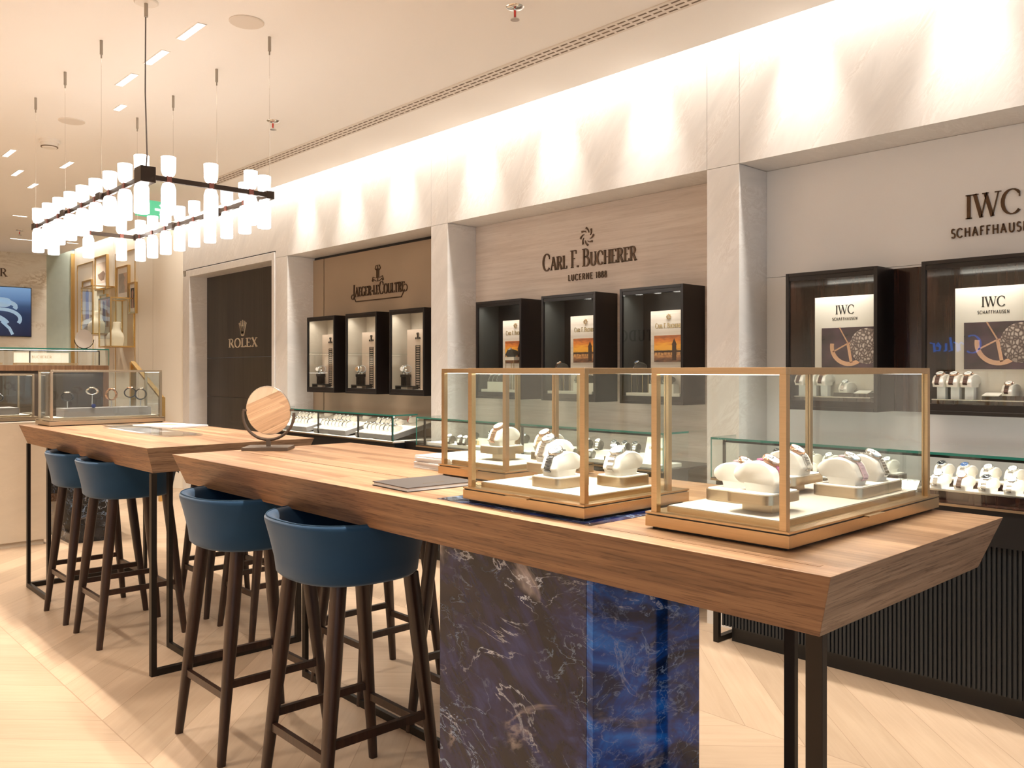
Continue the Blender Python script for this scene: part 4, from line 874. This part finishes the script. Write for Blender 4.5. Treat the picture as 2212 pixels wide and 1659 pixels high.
# ------------------------------------------------------------------ glass cases on the tables
def case(bx, by, px, py, lab, metal='gold', zb=1.05, zt=1.407, hand='y', pw=.0145, plat=True, edge=None):
    x0, x1 = bx; y0, y1 = by; cx, cy = (x0 + x1) / 2, (y0 + y1) / 2; X = lambda v: v - cx; Y = lambda v: v - cy
    t = thing('glass_case', lab, 'display case', (cx, cy, zb)); H = zt - zb; B_ = .038
    obj('base_drawer', MB().box(X(x0), X(x1), Y(y0), Y(y1), .006, .031), metal, t, bevel=.0008); obj('foot', MB().box(X(x0) + .012, X(x1) - .012, Y(y0) + .012, Y(y1) - .012, 0, .006), 'black', t)
    obj('shadow_gap', MB().box(X(x0) + .003, X(x1) - .003, Y(y0) + .003, Y(y1) - .003, .031, .034), 'black', t)
    obj('base_plate', MB().box(X(x0), X(x1), Y(y0), Y(y1), .034, B_), metal, t)
    if plat:
        obj('platform', MB().box(X(px[0]) + .025, X(px[1]) - .025, Y(py[0]) + .025, Y(py[1]) - .025, B_, B_ + .012), metal, t)
        obj('platform_top', MB().box(X(px[0]) + .027, X(px[1]) - .027, Y(py[0]) + .027, Y(py[1]) - .027, B_ + .012, B_ + .014), 'platform', t)
    a0, a1, c0, c1 = X(px[0]), X(px[1]), Y(py[0]), Y(py[1])
    for xx in (a0, a1 - pw):
        for yy in (c0, c1 - pw): obj('post', MB().box(xx, xx + pw, yy, yy + pw, B_, H - pw), metal, t)
    mb = MB().box(a0, a1, c0, c0 + pw, H - pw, H); mb.box(a0, a1, c1 - pw, c1, H - pw, H); mb.box(a0, a0 + pw, c0 + pw, c1 - pw, H - pw, H); mb.box(a1 - pw, a1, c0 + pw, c1 - pw, H - pw, H)
    obj('top_frame', mb, metal, t, bevel=.0008)
    g_ = .004; q = pw / 2
    obj('glass_pane', MB().box(a0 + pw, a1 - pw, c0 + q, c0 + q + g_, B_, H - pw), 'glass', t); obj('glass_pane', MB().box(a0 + pw, a1 - pw, c1 - q - g_, c1 - q, B_, H - pw), 'glass', t)
    obj('glass_pane', MB().box(a0 + q, a0 + q + g_, c0 + pw, c1 - pw, B_, H - pw), 'glass', t); obj('glass_pane', MB().box(a1 - q - g_, a1 - q, c0 + pw, c1 - pw, B_, H - pw), 'glass', t)
    obj('glass_lid', MB().box(a0 + pw, a1 - pw, c0 + pw, c1 - pw, H - q, H - q + g_), 'glass', t)
    obj('light_strip', MB().box(a0 + pw, a1 - pw, c0 + pw, c0 + pw + .004, H - pw - .001, H - pw + .003).box(a0 + pw, a1 - pw, c1 - pw - .004, c1 - pw, H - pw - .001, H - pw + .003), 'led', t)
    for yy in (py[0] + pw + .006, py[1] - pw - .006):
        area('case_light', ((px[0] + px[1]) / 2, yy, zt - pw - .006), (R(14 if yy < cy else -14), 0, 0), (px[1] - px[0]) * .85, .006, 2.2 * (px[1] - px[0]) / .34, WARM2, R(150))
    if hand == 'x+': mb = MB().box(X(x1), X(x1) + .012, -.05, .03, .031, .034)
    else: mb = MB().box(-.04, .04, Y(y0) - .012, Y(y0), .031, .034)
    obj('handle', mb, metal, t)
    return t
case((-1.181, -.833), (1.503, 2.244), (-1.168, -.842), (1.508, 2.21), 'nearest large gold-framed glass case at the table corner, longer than wide', hand='x+')
case((-1.765, -1.325), (1.46, 1.872), (-1.755, -1.333), (1.47, 1.807), 'gold-framed glass case in the middle of the near table, above the blue stone block')
case((-2.258, -1.925), (1.76, 2.17), (-2.25, -1.93), (1.768, 2.12), 'gold-framed glass case farthest back on the near table, behind the thin book')
case((-6.17, -5.85), (1.49, 2.205), (-6.15, -5.862), (1.50, 2.19), 'champagne-framed glass case at the far end of the far table', 'gold2', zt=1.405)
case((-8.15, -7.63), (1.05, 1.86), (-8.13, -7.65), (1.08, 1.84), 'gold-framed glass case on the pale counter at the left edge', 'gold2', zb=.994, zt=1.375)
# risers inside the cases
def riser(x0, x1, y0, y1, z0, z1, lab, stem=None, rr=.02):
    cx, cy = (x0 + x1) / 2, (y0 + y1) / 2
    t = thing('riser', lab, 'riser', (cx, cy, z0)); w, d = (x1 - x0) / 2, (y1 - y0) / 2; base = 0
    if stem: s0, s1, u0, u1, sh = stem; obj('stem', MB().box(s0 - cx, s1 - cx, u0 - cy, u1 - cy, 0, sh), 'gold2', t); base = sh
    obj('plate', MB().prismz(rrect(-w, w, -d, d, rr), base, z1 - z0 - .002), 'gold2', t, smooth=40); obj('pad', MB().prismz(rrect(-w + .004, w - .004, -d + .004, d - .004, rr * .8), z1 - z0 - .002, z1 - z0), 'cream', t)
    return z1
ZP = 1.1025
PB = pillow_mesh('cream', .026, 4)
def big_pair(x, y, z, rz, plab, wlab, sc=1, **k):
    p = tag(link('watch_pillow', PB, None, (x, y, z), (0, 0, rz)), plab, 'pillow'); p.scale = (sc,) * 3
    big_watch((x, y, z), rz, wlab, sc=sc, **k)
# near case: watch end towards +x
riser(-1.012, -.905, 1.555, 1.69, ZP, 1.146, 'champagne riser on a short stem at the front of the nearest case', (-.996, -.925, 1.60, 1.672, .022))
big_pair(-.962, 1.62, 1.146, R(90), 'cream pillow on the stemmed riser at the front of the nearest case', 'watch with a vivid pink strap at the front of the nearest case', strap='pink', case='rose', sc=1.12)
riser(-1.14, -1.035, 1.665, 1.80, ZP, 1.129, 'low champagne riser at the left of the nearest case')
big_pair(-1.09, 1.73, 1.129, R(90), 'cream pillow on the low left riser of the nearest case', 'rose gold watch on the low left riser of the nearest case', strap='lilac', case='rose', sc=1.05)
riser(-1.008, -.886, 1.92, 2.165, ZP, 1.129, 'wide champagne riser with rounded corner at the right of the nearest case')
big_pair(-.955, 1.975, 1.129, R(90), 'front cream pillow on the wide riser of the nearest case', 'watch with a pale pink strap on the wide riser of the nearest case', strap='lilac', case='steel', sc=1.12)
big_pair(-.955, 2.09, 1.129, R(90), 'back cream pillow on the wide riser of the nearest case', 'steel bracelet watch on the wide riser of the nearest case', strap='steel', case='steel', links=True, sc=1.12)
riser(-1.13, -1.02, 1.86, 2.02, ZP, 1.146, 'champagne riser at the back of the nearest case', (-1.1, -1.05, 1.9, 1.97, .022))
big_pair(-1.07, 1.93, 1.146, R(90), 'cream pillow on the back riser of the nearest case', 'two-tone watch on the back riser of the nearest case', strap='steel', case='rose', links=True, sc=1.05)
# middle case: watch end towards -y
riser(-1.582, -1.478, 1.53, 1.66, ZP, 1.129, 'low champagne riser with rounded corner at the front of the middle case')
big_pair(-1.53, 1.60, 1.129, 0, 'cream pillow on the front riser of the middle case', 'dark steel bracelet watch on the front riser of the middle case', strap='dsteel', case='steel', links=True, sc=1.1)
riser(-1.69, -1.585, 1.615, 1.74, ZP, 1.150, 'raised champagne riser at the back left of the middle case', (-1.66, -1.615, 1.64, 1.70, .022))
big_pair(-1.64, 1.685, 1.150, 0, 'cream pillow on the raised back left riser of the middle case', 'silver bracelet watch on the raised back left riser of the middle case', links=True, sc=1.1)
riser(-1.482, -1.385, 1.67, 1.79, ZP, 1.129, 'low champagne riser at the right of the middle case')
big_pair(-1.432, 1.73, 1.129, 0, 'cream pillow on the right riser of the middle case', 'silver bracelet watch on the right riser of the middle case', links=True, sc=1.1)
# back case
riser(-2.17, -2.06, 1.86, 1.98, ZP, 1.150, 'champagne riser on a stem at the left of the farthest case of the near table', (-2.13, -2.08, 1.89, 1.95, .022))
big_pair(-2.11, 1.925, 1.150, 0, 'cream pillow on the left riser of the farthest near-table case', 'gold chain-bracelet watch on the left riser of the farthest near-table case', strap='rose', case='rose', links=True, sc=1.1)
riser(-2.06, -1.96, 1.99, 2.09, ZP, 1.129, 'low champagne riser at the right of the farthest case of the near table')
big_pair(-2.01, 2.04, 1.129, 0, 'cream pillow on the right riser of the farthest near-table case', 'gold-flecked bracelet watch on the right riser of the farthest near-table case', strap='gold', case='rose', links=True, sc=1.1)
# bracelets on pins in the far case
tag(obj('display_plinth', MB().box(-.09, .09, -.27, .27, 0, .055), 'grey', loc=(-5.99, 1.86, ZP)), 'long grey suede plinth in the champagne case on the far table', 'plinth')
tag(obj('display_plinth', MB().box(-.15, .15, -.27, .25, 0, .055), 'grey', loc=(-7.88, 1.5, 1.0465)), 'grey suede plinth in the case at the left edge', 'plinth')
def pin_watch(x, y, z, h, rz, strap, case_, lab, squash=1., tilt=0, r=.038):
    t = thing('wristwatch', lab, 'watch', (x, y, z), rz, None)
    obj('stand', MB().cyl(0, 0, 0, h, .004, n=10).cyl(0, 0, 0, .003, .012, n=16), 'steel', t, smooth=40)
    T = Matrix.Translation((0, 0, h + r * squash)) @ Matrix.Rotation(R(90), 4, 'X') @ Matrix.Diagonal((1, squash, 1, 1))
    obj('strap', MB().loft([[(rr * math.cos(a * PI / 14), rr * math.sin(a * PI / 14), zz) for a in range(28)] for rr, zz in ((r * .84, -.011), (r, -.012), (r * 1.02, 0), (r, .012), (r * .84, .011), (r * .82, 0), (r * .84, -.011))], caps=False, T=T), strap, t, smooth=40)
    T2 = Matrix.Translation((0, 0, h + 2 * r * squash - .002))
    obj('case', MB().lathe([(.001, -.002), (.019, -.002), (.021, .002), (.019, .007), (.001, .008)], 22, T=T2), case_, t, smooth=40)
for y, h, rz, sq, st, cs, lab in ((1.63, .045, 50, .75, 'blackstrap', 'steel', 'black-strapped ring watch on a pin, leftmost in the far-table case'), (1.78, .085, 50, .6, 'steel', 'steel', 'silver bracelet watch on the tallest pin in the far-table case'),
        (1.90, .045, 100, 1., 'rose', 'rose', 'gold bangle watch on a pin in the middle of the far-table case'), (2.02, .06, 80, .9, 'blackstrap', 'rose', 'black and gold watch on a pin, second from the right in the far-table case'), (2.09, .045, 60, 1., 'dsteel', 'steel', 'dark round bangle on a pin, rightmost in the far-table case')):
    pin_watch(-5.98, y, ZP + .055, h, R(rz), st, cs, lab, sq)
tag(obj('enamel_button', MB().lathe([(.001, -.004), (.013, -.004), (.014, 0), (.013, .004), (.001, .004)], 20, T=Matrix.Rotation(R(90), 4, 'Y')), 'navy', loc=(-5.885, 1.76, ZP + .07)), 'small navy enamel disc on the grey plinth of the far-table case', 'disc')
for y, h, sq, st, lab in ((1.3, .05, .6, 'steel', 'silver bracelet on a pin, left in the case at the left edge'), (1.52, .09, .8, 'blackstrap', 'black-strapped watch on a tall pin in the case at the left edge'), (1.62, .05, .8, 'blackstrap', 'black-strapped watch on a short pin, right in the case at the left edge'), (1.42, .12, 1., 'steel', 'large silver hoop bangle in the case at the left edge')):
    pin_watch(-7.82, y, 1.1015, h, R(60), st, 'steel', lab, sq)

# ------------------------------------------------------------------ table mirror
MCOL = 'darkmetal'
M['mirrorframe'] = pm('brown_metal', (.12, .09, .07), .45, .4)
t = thing('table_mirror', 'round tilting table mirror in a brown U-shaped stand on the near table', 'mirror', (-3.5, 1.775, 1.0506), R(47 + 90 - 90 + 3))
obj('base', MB().box(-.10, .10, -.075, .075, 0, .014), 'mirrorframe', t, bevel=.001)
mb = MB(); rr = .112; cz = .155
pts = [(rr * math.cos(R(a)), 0, cz + rr * math.sin(R(a))) for a in range(180 - 8, 361 + 8, 8)]
pts = [(rr * math.cos(R(a)), 0, cz + rr * math.sin(R(a))) for a in range(172, 372, 8)]
mb.tube(pts, .006, 8, flat=1.2); mb.bar((0, 0, .012), (0, 0, cz - rr), .018, .012)
mb.bar((-rr, 0, cz + .02), (-rr + .018, 0, cz + .02), .01, .01); mb.bar((rr, 0, cz + .02), (rr - .018, 0, cz + .02), .01, .01)
obj('stand', mb, 'mirrorframe', t, smooth=40)
Tm = Matrix.Translation((0, 0, cz + .018)) @ Matrix.Rotation(R(90 + 13), 4, 'X')
obj('mirror_disc', MB().loft([[(x * s_, y * s_, z) for x, y in ell(.098, .112, 48)] for s_, z in ((.99, -.004), (1, -.003), (1, .002), (.99, .003))], T=Tm), 'steel', t, smooth=40)
obj('mirror_glass', MB().loft([[(x * .97, y * .97, z) for x, y in ell(.098, .112, 48)] for z in (.003, .0042)], T=Tm), 'mirror', t)
# ------------------------------------------------------------------ books, magazines, glass mats
t = thing('book', 'thin dark taupe hardback book with gold print left of the middle case', 'book', (-2.08, 1.57, 1.0506), R(-4))
obj('cover', MB().box(-.1, .1, -.125, .125, 0, .0018).box(-.1, .1, -.125, .125, .0105, .0125), 'bookcover', t); obj('pages', MB().box(-.097, .097, -.122, .122, .0018, .0105), 'paper', t)
mb = MB(); text(mb, 'SCHAFFHAUSEN', 0, 0, .006, serif=False, sp=.3, depth=.0003, X=lambda a, c, d: (.05 - c, a, .0125 + d)); obj('gold_print', mb, 'lettergold', t)
for i in range(8):
    tag(obj('magazine', MB().box(-.105, .105, -.14, .14, 0, .0045).box(-.104, .104, -.139, .139, .0045, .0052), 'paper', loc=(-2.38 + random.uniform(-.006, .006), 1.97 + random.uniform(-.006, .006), 1.0506 + i * .0056), rot=(0, 0, R(random.uniform(-3, 3)))), f'white magazine, {ORD[i]} from the bottom of the stack behind the farthest near-table case', 'magazine', 'stack of white magazines')
t = thing('magazine', 'white magazine lying on the far table in front of its glass case', 'magazine', (-5.35, 2.05, 1.0502), R(14))
obj('pages', MB().box(-.2, .2, -.13, .13, 0, .012), 'paper', t, bevel=.002); obj('cover_print', MB().box(-.1, .05, -.05, .06, .012, .0124), 'creamgold', t)
t = thing('glass_tray', 'clear glass tray lying near the magazine on the far table', 'tray', (-5.0, 1.80, 1.0502), R(0)); obj('plate', MB().box(-.5, .5, -.1, .1, .001, .009), 'glasstint', t); obj('pad', MB().box(-.48, .1, -.09, .09, 0, .001), 'paper', t)
t = thing('glass_mat', 'small clear glass mat beside the champagne case on the far table', 'mat', (-5.62, 1.88, 1.0502)); obj('plate', MB().box(-.13, .13, -.11, .11, .001, .008), 'glasstint', t); obj('pad', MB().box(-.11, .11, -.09, .09, 0, .001), 'vent', t)

# ------------------------------------------------------------------ bar stools
def stool(lab, loc, rz):
    t = thing('bar_stool', lab, 'stool', loc, rz, None)
    a, bt, bf = .262, .258, .225
    def plan(th, s):  # th 0 at the back (-y)
        sx, cy_ = math.sin(th), -math.cos(th); e = 2.5
        bb = bt if cy_ < 0 else bf
        k = (abs(sx / a) ** e + abs(cy_ / bb) ** e) ** (-1 / e)
        return sx * k * s, cy_ * k * s
    rings = []; N = 44
    for i in range(N + 1):
        th = R(-142 + 284 * i / N); u = abs(-142 + 284 * i / N)
        zt = .937 - .07 * max(0, (u - 75) / 67) ** 1.5
        P = lambda s, z: (*plan(th, s), z)
        rings.append([P(.70, .742), P(.82, .746), P(.865, .757), P(.885, .80), P(.945, .87), P(.995, zt - .018), P(1.0, zt - .008), P(.985, zt - .001), P(.95, zt + .001), P(.90, zt - .003), P(.875, zt - .012), P(.86, zt - .03), P(.82, .85), P(.77, .80), P(.70, .79)])
    obj('shell', MB().loft(rings, caps=True), 'velvet', t, smooth=60)
    mb = MB(); mb.tube([(*plan(R(-142 + 284 * i / N), .975), .9375 - .07 * max(0, (abs(-142 + 284 * i / N) - 75) / 67) ** 1.5) for i in range(N + 1)], .0022, 6)
    obj('piping', mb, 'seam', t, smooth=60)
    mb = MB(); pr = []
    for s, z in ((.70, .744), (.78, .748), (.80, .76), (.80, .795), (.77, .812), (.60, .82), (.2, .824)): pr.append([(*plan(2 * PI * i / 40, s * (1 if s > .3 else 1)), z) for i in range(40)])
    obj('seat', mb.loft(pr), 'velvet', t, smooth=60)
    feet = []
    for sx in (-1, 1):
        for sy in (-1, 1):
            top = Vector((sx * .148, sy * .135, .745)); ft = Vector((sx * .19, sy * .215, 0)); feet.append((top, ft))
            rg = []
            for k, (w_, d_) in zip((0, .33, .66, 1), ((.021, .024), (.022, .024), (.0175, .0195), (.0135, .0145))):
                p = top.lerp(ft, k); rg.append([(p.x + q[0], p.y + q[1], p.z) for q in ell(w_, d_, 14, 3)])
            obj('leg', MB().loft(rg), 'leg', t, smooth=40)
    def at(sx, sy, z):
        top = Vector((sx * .148, sy * .135, .745)); ft = Vector((sx * .19, sy * .215, 0)); return top.lerp(ft, (.745 - z) / .745)
    for (p, q, z) in (((-1, -1), (1, -1), .235), ((-1, 1), (1, 1), .235), ((-1, -1), (-1, 1), .275), ((1, -1), (1, 1), .275)):
        obj('footrest', MB().bar(at(*p, z), at(*q, z), .017, .026), 'leg', t)
    return t
st = stool('nearest blue velvet bar stool in front, beside the blue stone block', (-2.405, 1.51, 0), 0)
for x, y, rz, lab in ((-3.09, 1.505, 0, 'blue velvet bar stool in front, at the left end of the near table'), (-4.715, 1.595, 0, 'blue velvet bar stool in front of the far table, the nearer of its pair'), (-5.285, 1.595, 0, 'blue velvet bar stool in front of the far table, leftmost of all'),
        (-3.22, 2.165, PI, 'bar stool behind the near table, seen between the two front stools'), (-2.49, 2.165, PI, 'bar stool behind the near table, beside the stone block'),
        (-4.31, 2.21, PI, 'bar stool behind the far table, the nearer of its pair'), (-4.87, 2.21, PI, 'bar stool behind the far table, the farther of its pair')):
    dup(st, (x, y, 0), rz, lab)

# ------------------------------------------------------------------ far gallery: screen, tall showcase, pictures
t = thing('wall_screen', 'wall screen showing blurred blue rings on the far marble wall', 'screen', (-14.2, 2.68, 1.905), R(90))
obj('bezel', MB().box(-.69, .69, -.03, 0, 0, .735), 'black', t); p = obj('display', MB().box(-.68, .68, -.031, -.030, .01, .725), 'screen', t)
X = lambda a, c, d: (a, -.031 - d, c); mb = MB()
ribbon(mb, arc(.28, .26, .26, .14, -25, 160, 16), lambda d: .05, .001, X); ribbon(mb, arc(.22, .44, .26, .09, -20, 200, 14), lambda d: .06, .001, X); ribbon(mb, arc(.05, .12, .34, .2, 20, 150, 14), lambda d: .07, .001, X); ribbon(mb, [(.30, .22), (.40, .12), (.44, .03)], lambda d: .04, .001, X); mb.frustum([X(a, c, 0) for a, c in ell(.12, .07, 18, 3, .3, .5)], [X(a, c, .001) for a, c in ell(.12, .07, 18, 3, .3, .5)])
obj('ring_image', mb, 'ringimg', t)
t = thing('tall_showcase', 'tall walnut showcase with lit glass top standing before the far gallery wall', 'showcase', (-10.3, 2.1, 0)); 
obj('body', MB().box(-.3, .26, -1.2, 1.0, .0, 1.40), 'darkbrown', t)
mb = MB(); mb.box(.26, .3, -1.2, 1.05, 1.40, 1.46); mb.box(.26, .3, 1.0, 1.05, 0, 1.40); mb.box(.26, .3, -.13, -.08, 0, 1.40); mb.box(.26, .3, -1.2, 1.0, 0, .08); mb.box(-.3, .26, 1.0, 1.05, 0, 1.46); mb.box(-.3, .26, -1.2, 1.0, 1.40, 1.46)
obj('frame', mb, 'walnutfr', t, bevel=.002)
obj('glass_top', MB().box(-.3, .3, -1.2, 1.05, 1.63, 1.642).box(.29, .3, -1.2, 1.05, 1.462, 1.63).box(-.3, .29, 1.04, 1.05, 1.462, 1.63), 'glass', t)
obj('glass_edge', MB().box(.3, .302, -1.2, 1.052, 1.63, 1.643).box(-.3, .302, 1.05, 1.053, 1.63, 1.643).box(.298, .302, 1.047, 1.052, 1.46, 1.63), 'glassedge', t)
mb = MB().box(.24, .25, -1.2, .97, 1.61, 1.62)
for y in (-.45, .27, .96): mb.box(.24, .25, y, y + .01, 1.462, 1.61)
obj('inner_frame', mb, 'darkmetal', t); obj('light_strip', MB().box(.22, .235, -1.15, .95, 1.612, 1.622), 'led', t)
area('counter_light', (-10.12, 2.0, 1.605), (0, R(25), 0), .03, 2.0, 3, WARM2, R(160))
area('counter_light', (-10.03, 2.6, 1.37), (0, R(-20), 0), .03, .8, 1.2, WARM2, R(160))
for j, y in enumerate((2.45, 1.72, 1.0)):
    t = thing('display_card', f'cream BUCHERER card inside the glass top of the tall showcase, {ORD[j]} from the right', 'card', (-10.3, y + .1, 1.463), R(90), 'cream BUCHERER cards')
    obj('board', MB().box(-.27, .27, 0, .02, 0, .135), 'cream', t); mb = MB(); text(mb, 'BUCHERER', 0, .075, .028, thick=.16, thin=.07, sp=.12, depth=.001); obj('lettering', mb, 'gold', t)
    tag(obj('display_board', MB().box(-.3, .3, -.1, .05, 0, .022), 'creamgold', loc=(-10.15, y + .1, 1.463), rot=(0, 0, R(90))), f'gold-edged tray in the tall showcase, {ORD[j]} from the right', 'tray', 'gold-edged trays')
tag(obj('jewel_roll', MB().box(-.06, .06, -.025, .025, 0, .05), 'cream', loc=(-10.13, 2.05, 1.486), rot=(0, 0, R(90)), bevel=.012), 'cream leather jewel roll in the tall showcase', 'roll')
t = thing('table_mirror', 'small round mirror in a slim ring stand on top of the tall showcase', 'mirror', (-10.3, 2.98, 1.642), R(60))
obj('stand', MB().tube([(.10 * math.cos(R(a)), 0, .11 + .10 * math.sin(R(a))) for a in range(180, 361, 9)], .004, 6).cyl(0, 0, 0, .012, .035, n=20), 'darkmetal', t, smooth=40)
obj('mirror_disc', MB().loft([[(x, z2, .12 + y) for x, y in ell(.092, .105, 36)] for z2 in (-.004, .004)]), 'mirror', t)
# framed pictures on the cream wall
PR = [('pebble', (.62, .5, .42), (.25, .17, .13)), ('neck', (.42, .40, .38), (.65, .52, .45)), ('figure', (.02, .02, .02), (.5, .32, .28)), ('portrait', (.35, .25, .2), (.2, .2, .45))]
def framed(x0, x1, z0, z1, lab, bg, fg, kind):
    t = thing('framed_picture', lab, 'picture', ((x0 + x1) / 2, 3.85, z0), 0, None); w, h = (x1 - x0) / 2, z1 - z0; f = .022
    mb = MB().box(-w, -w + f, -.035, -.001, 0, h); mb.box(w - f, w, -.035, -.001, 0, h); mb.box(-w + f, w - f, -.035, -.001, 0, f); mb.box(-w + f, w - f, -.035, -.001, h - f, h)
    obj('frame', mb, 'goldtrim', t); obj('mat_board', MB().box(-w + f, w - f, -.02, -.001, f, h - f), 'paper', t)
    m1 = pm('print_' + kind, bg, .5, var=.3, vscale=9); m2 = pm('print_shape_' + kind, fg, .5, var=.4, vscale=20); k = f + .05 if w > .15 else f + .03
    p = obj('print', MB().box(-w + k, w - k, -.022, -.02, k + .02, h - k - .02), m1, t)
    a, c = w - k, (h - 2 * k - .04)
    mb = MB(); z_ = k + .02
    if kind == 'pebble': pl = [(-a * .8, z_ + c * .45), (-a * .2, z_ + c * .5), (a * .5, z_ + c * .58), (a * .95, z_ + c * .42), (a * .7, z_ + c * .15), (0, z_ + c * .12), (-a * .6, z_ + c * .25)]
    elif kind == 'neck': pl = [(0, z_ + c), (a, z_ + c), (a, z_), (a * .5, z_), (a * .55, z_ + c * .3), (a * .2, z_ + c * .5), (a * .6, z_ + c * .75)]
    else: pl = [(-a * .6, z_), (a * .6, z_), (a * .4, z_ + c * .6), (a * .5, z_ + c * .8), (0, z_ + c * .95), (-a * .5, z_ + c * .8), (-a * .4, z_ + c * .5)]
    mb.prism(pl, -.0235, -.022); obj('figure_shape', mb, m2, t)
framed(-12.72, -12.22, 2.52, 2.99, 'topmost gold-framed picture of pebbles on the cream wall', (.68, .58, .50), (.22, .15, .11), 'pebble')
framed(-11.83, -11.38, 2.33, 2.77, 'gold-framed grey picture of a neckline on the cream wall', (.42, .40, .38), (.62, .48, .40), 'neck')
framed(-11.36, -11.12, 2.13, 2.53, 'narrow gold-framed dark picture, rightmost on the cream wall', (.02, .018, .018), (.45, .28, .24), 'figure')
framed(-13.30, -12.87, 2.05, 2.70, 'gold-framed picture behind the upper glass wall case, leftmost', (.70, .6, .5), (.25, .25, .5), 'portrait')
framed(-12.50, -12.22, 2.0, 2.45, 'small gold-framed portrait seen through the upper glass wall case', (.55, .42, .33), (.16, .09, .07), 'woman')
def wall_case(x0, x1, z0, z1, lab, dep=.32):
    t = thing('wall_showcase', lab, 'showcase', ((x0 + x1) / 2, 3.85, z0)); w, h = (x1 - x0) / 2, z1 - z0; f = .016; mb = MB()
    for xx in (-w, w - f):
        for yy in (-dep, -f): mb.box(xx, xx + f, yy, yy + f, 0, h)
    for zz in (0, h - f):
        for yy in (-dep, -f): mb.box(-w + f, w - f, yy, yy + f, zz, zz + f)
        for xx in (-w, w - f): mb.box(xx, xx + f, -dep + f, -f, zz, zz + f)
    obj('frame', mb, 'goldtrim', t); obj('shelf', MB().box(-w + f, w - f, -dep + f, -f, .004, .012), 'gold2', t)
    obj('back_panel', MB().box(-.02, w - f, -.012, -.004, f, h - f), 'creamgold', t)
    obj('glass_pane', MB().box(-w + f, w - f, -dep + .005, -dep + .01, f, h - f), 'glass', t); obj('glass_pane', MB().box(w - .01, w - .005, -dep + f, -f, f, h - f), 'glass', t); obj('glass_pane', MB().box(-w + .005, -w + .01, -dep + f, -f, f, h - f), 'glass', t)
    return t
wall_case(-12.42, -11.92, 1.88, 2.53, 'upper of the two gold-framed glass cases on the cream wall', .30)
wall_case(-11.68, -11.22, 1.70, 2.33, 'lower gold-framed glass case on the cream wall, holding a bust', .30)
def bust(loc, rz, lab):
    pr = []
    for z, w, d, yo in ((0, .105, .022, -.05), (.06, .118, .032, -.045), (.12, .116, .042, -.034), (.16, .098, .047, -.022), (.19, .07, .047, -.006), (.22, .05, .043, .008), (.27, .044, .040, .018), (.31, .047, .042, .024), (.316, .04, .036, .024)): pr.append([(x, y + yo, z) for x, y in ell(w, d, 26)])
    return tag(obj('necklace_bust', MB().loft(pr), 'bust', loc=loc, rot=(0, 0, rz), smooth=60), lab, 'bust')
bust((-11.46, 3.70, 1.713), R(50), 'cream necklace bust in the lower glass wall case'); bust((-12.2, 3.70, 1.893), R(50), 'cream necklace bust in the upper glass wall case')
t = thing('handrail', 'angular gold handrail descending in front of the cream wall', 'handrail', (-9.9, 3.45, 0))
obj('rail', MB().bar((-.22, .0, 1.50), (.66, 0, 1.11), .05, .02), 'goldtrim', t); obj('post', MB().box(-.24, -.20, -.03, .03, 0, 1.50), 'goldtrim', t); obj('post', MB().box(.64, .68, -.03, .03, 0, 1.115), 'goldtrim', t)
# ------------------------------------------------------------------ shop signs on the opposite side (seen as reflections)
M['bluesign'] = pm('blue_lit_letters', (.02, .05, .2), .4, emit=(.12, .3, 1), es=6)
YF = -4.199
def script_sign(mb):
    X = lambda a, c, d: (a, -d, c); w_ = lambda d: .012 + .016 * abs(d.y)
    ribbon(mb, arc(-.27, .10, .10, .12, 60, 310, 14), w_, .01, X)
    x = -.16
    for s in ([(0, .1), (.03, .13), (.06, .1), (.05, .02), (.09, .03)], [(0, .0), (.01, .12), (.03, .12), (.05, .13)], [(.02, .2), (0, .02), (.04, .01)], [(0, .12), (.0, .02), (.03, .01)], [(0, .07), (.05, .09), (.03, .13), (0, .08), (.01, .02), (.06, .02)], [(0, 0), (.01, .12), (.03, .12), (.06, .13)]):
        ribbon(mb, [(x + a, c) for a, c in s], w_, .01, X); x += .075
sign('shop_sign', 'blue lit script sign on the opposite shop wall', script_sign, 'bluesign', (-4.42, YF, 1.66), PI)
sign('shop_sign', 'dark PANERAI sign on the opposite shop wall', lambda mb: text(mb, 'PANERAI', 0, 0, .2, serif=False, thick=.2, sp=.2), 'letterblk', (-7.6, YF, 1.95), PI)
sign('shop_sign', 'dark TUDOR sign on the opposite shop wall', lambda mb: text(mb, 'TUDOR', 0, 0, .2, thick=.2, thin=.08, sp=.2), 'letterblk', (-10.0, YF, 1.95), PI)
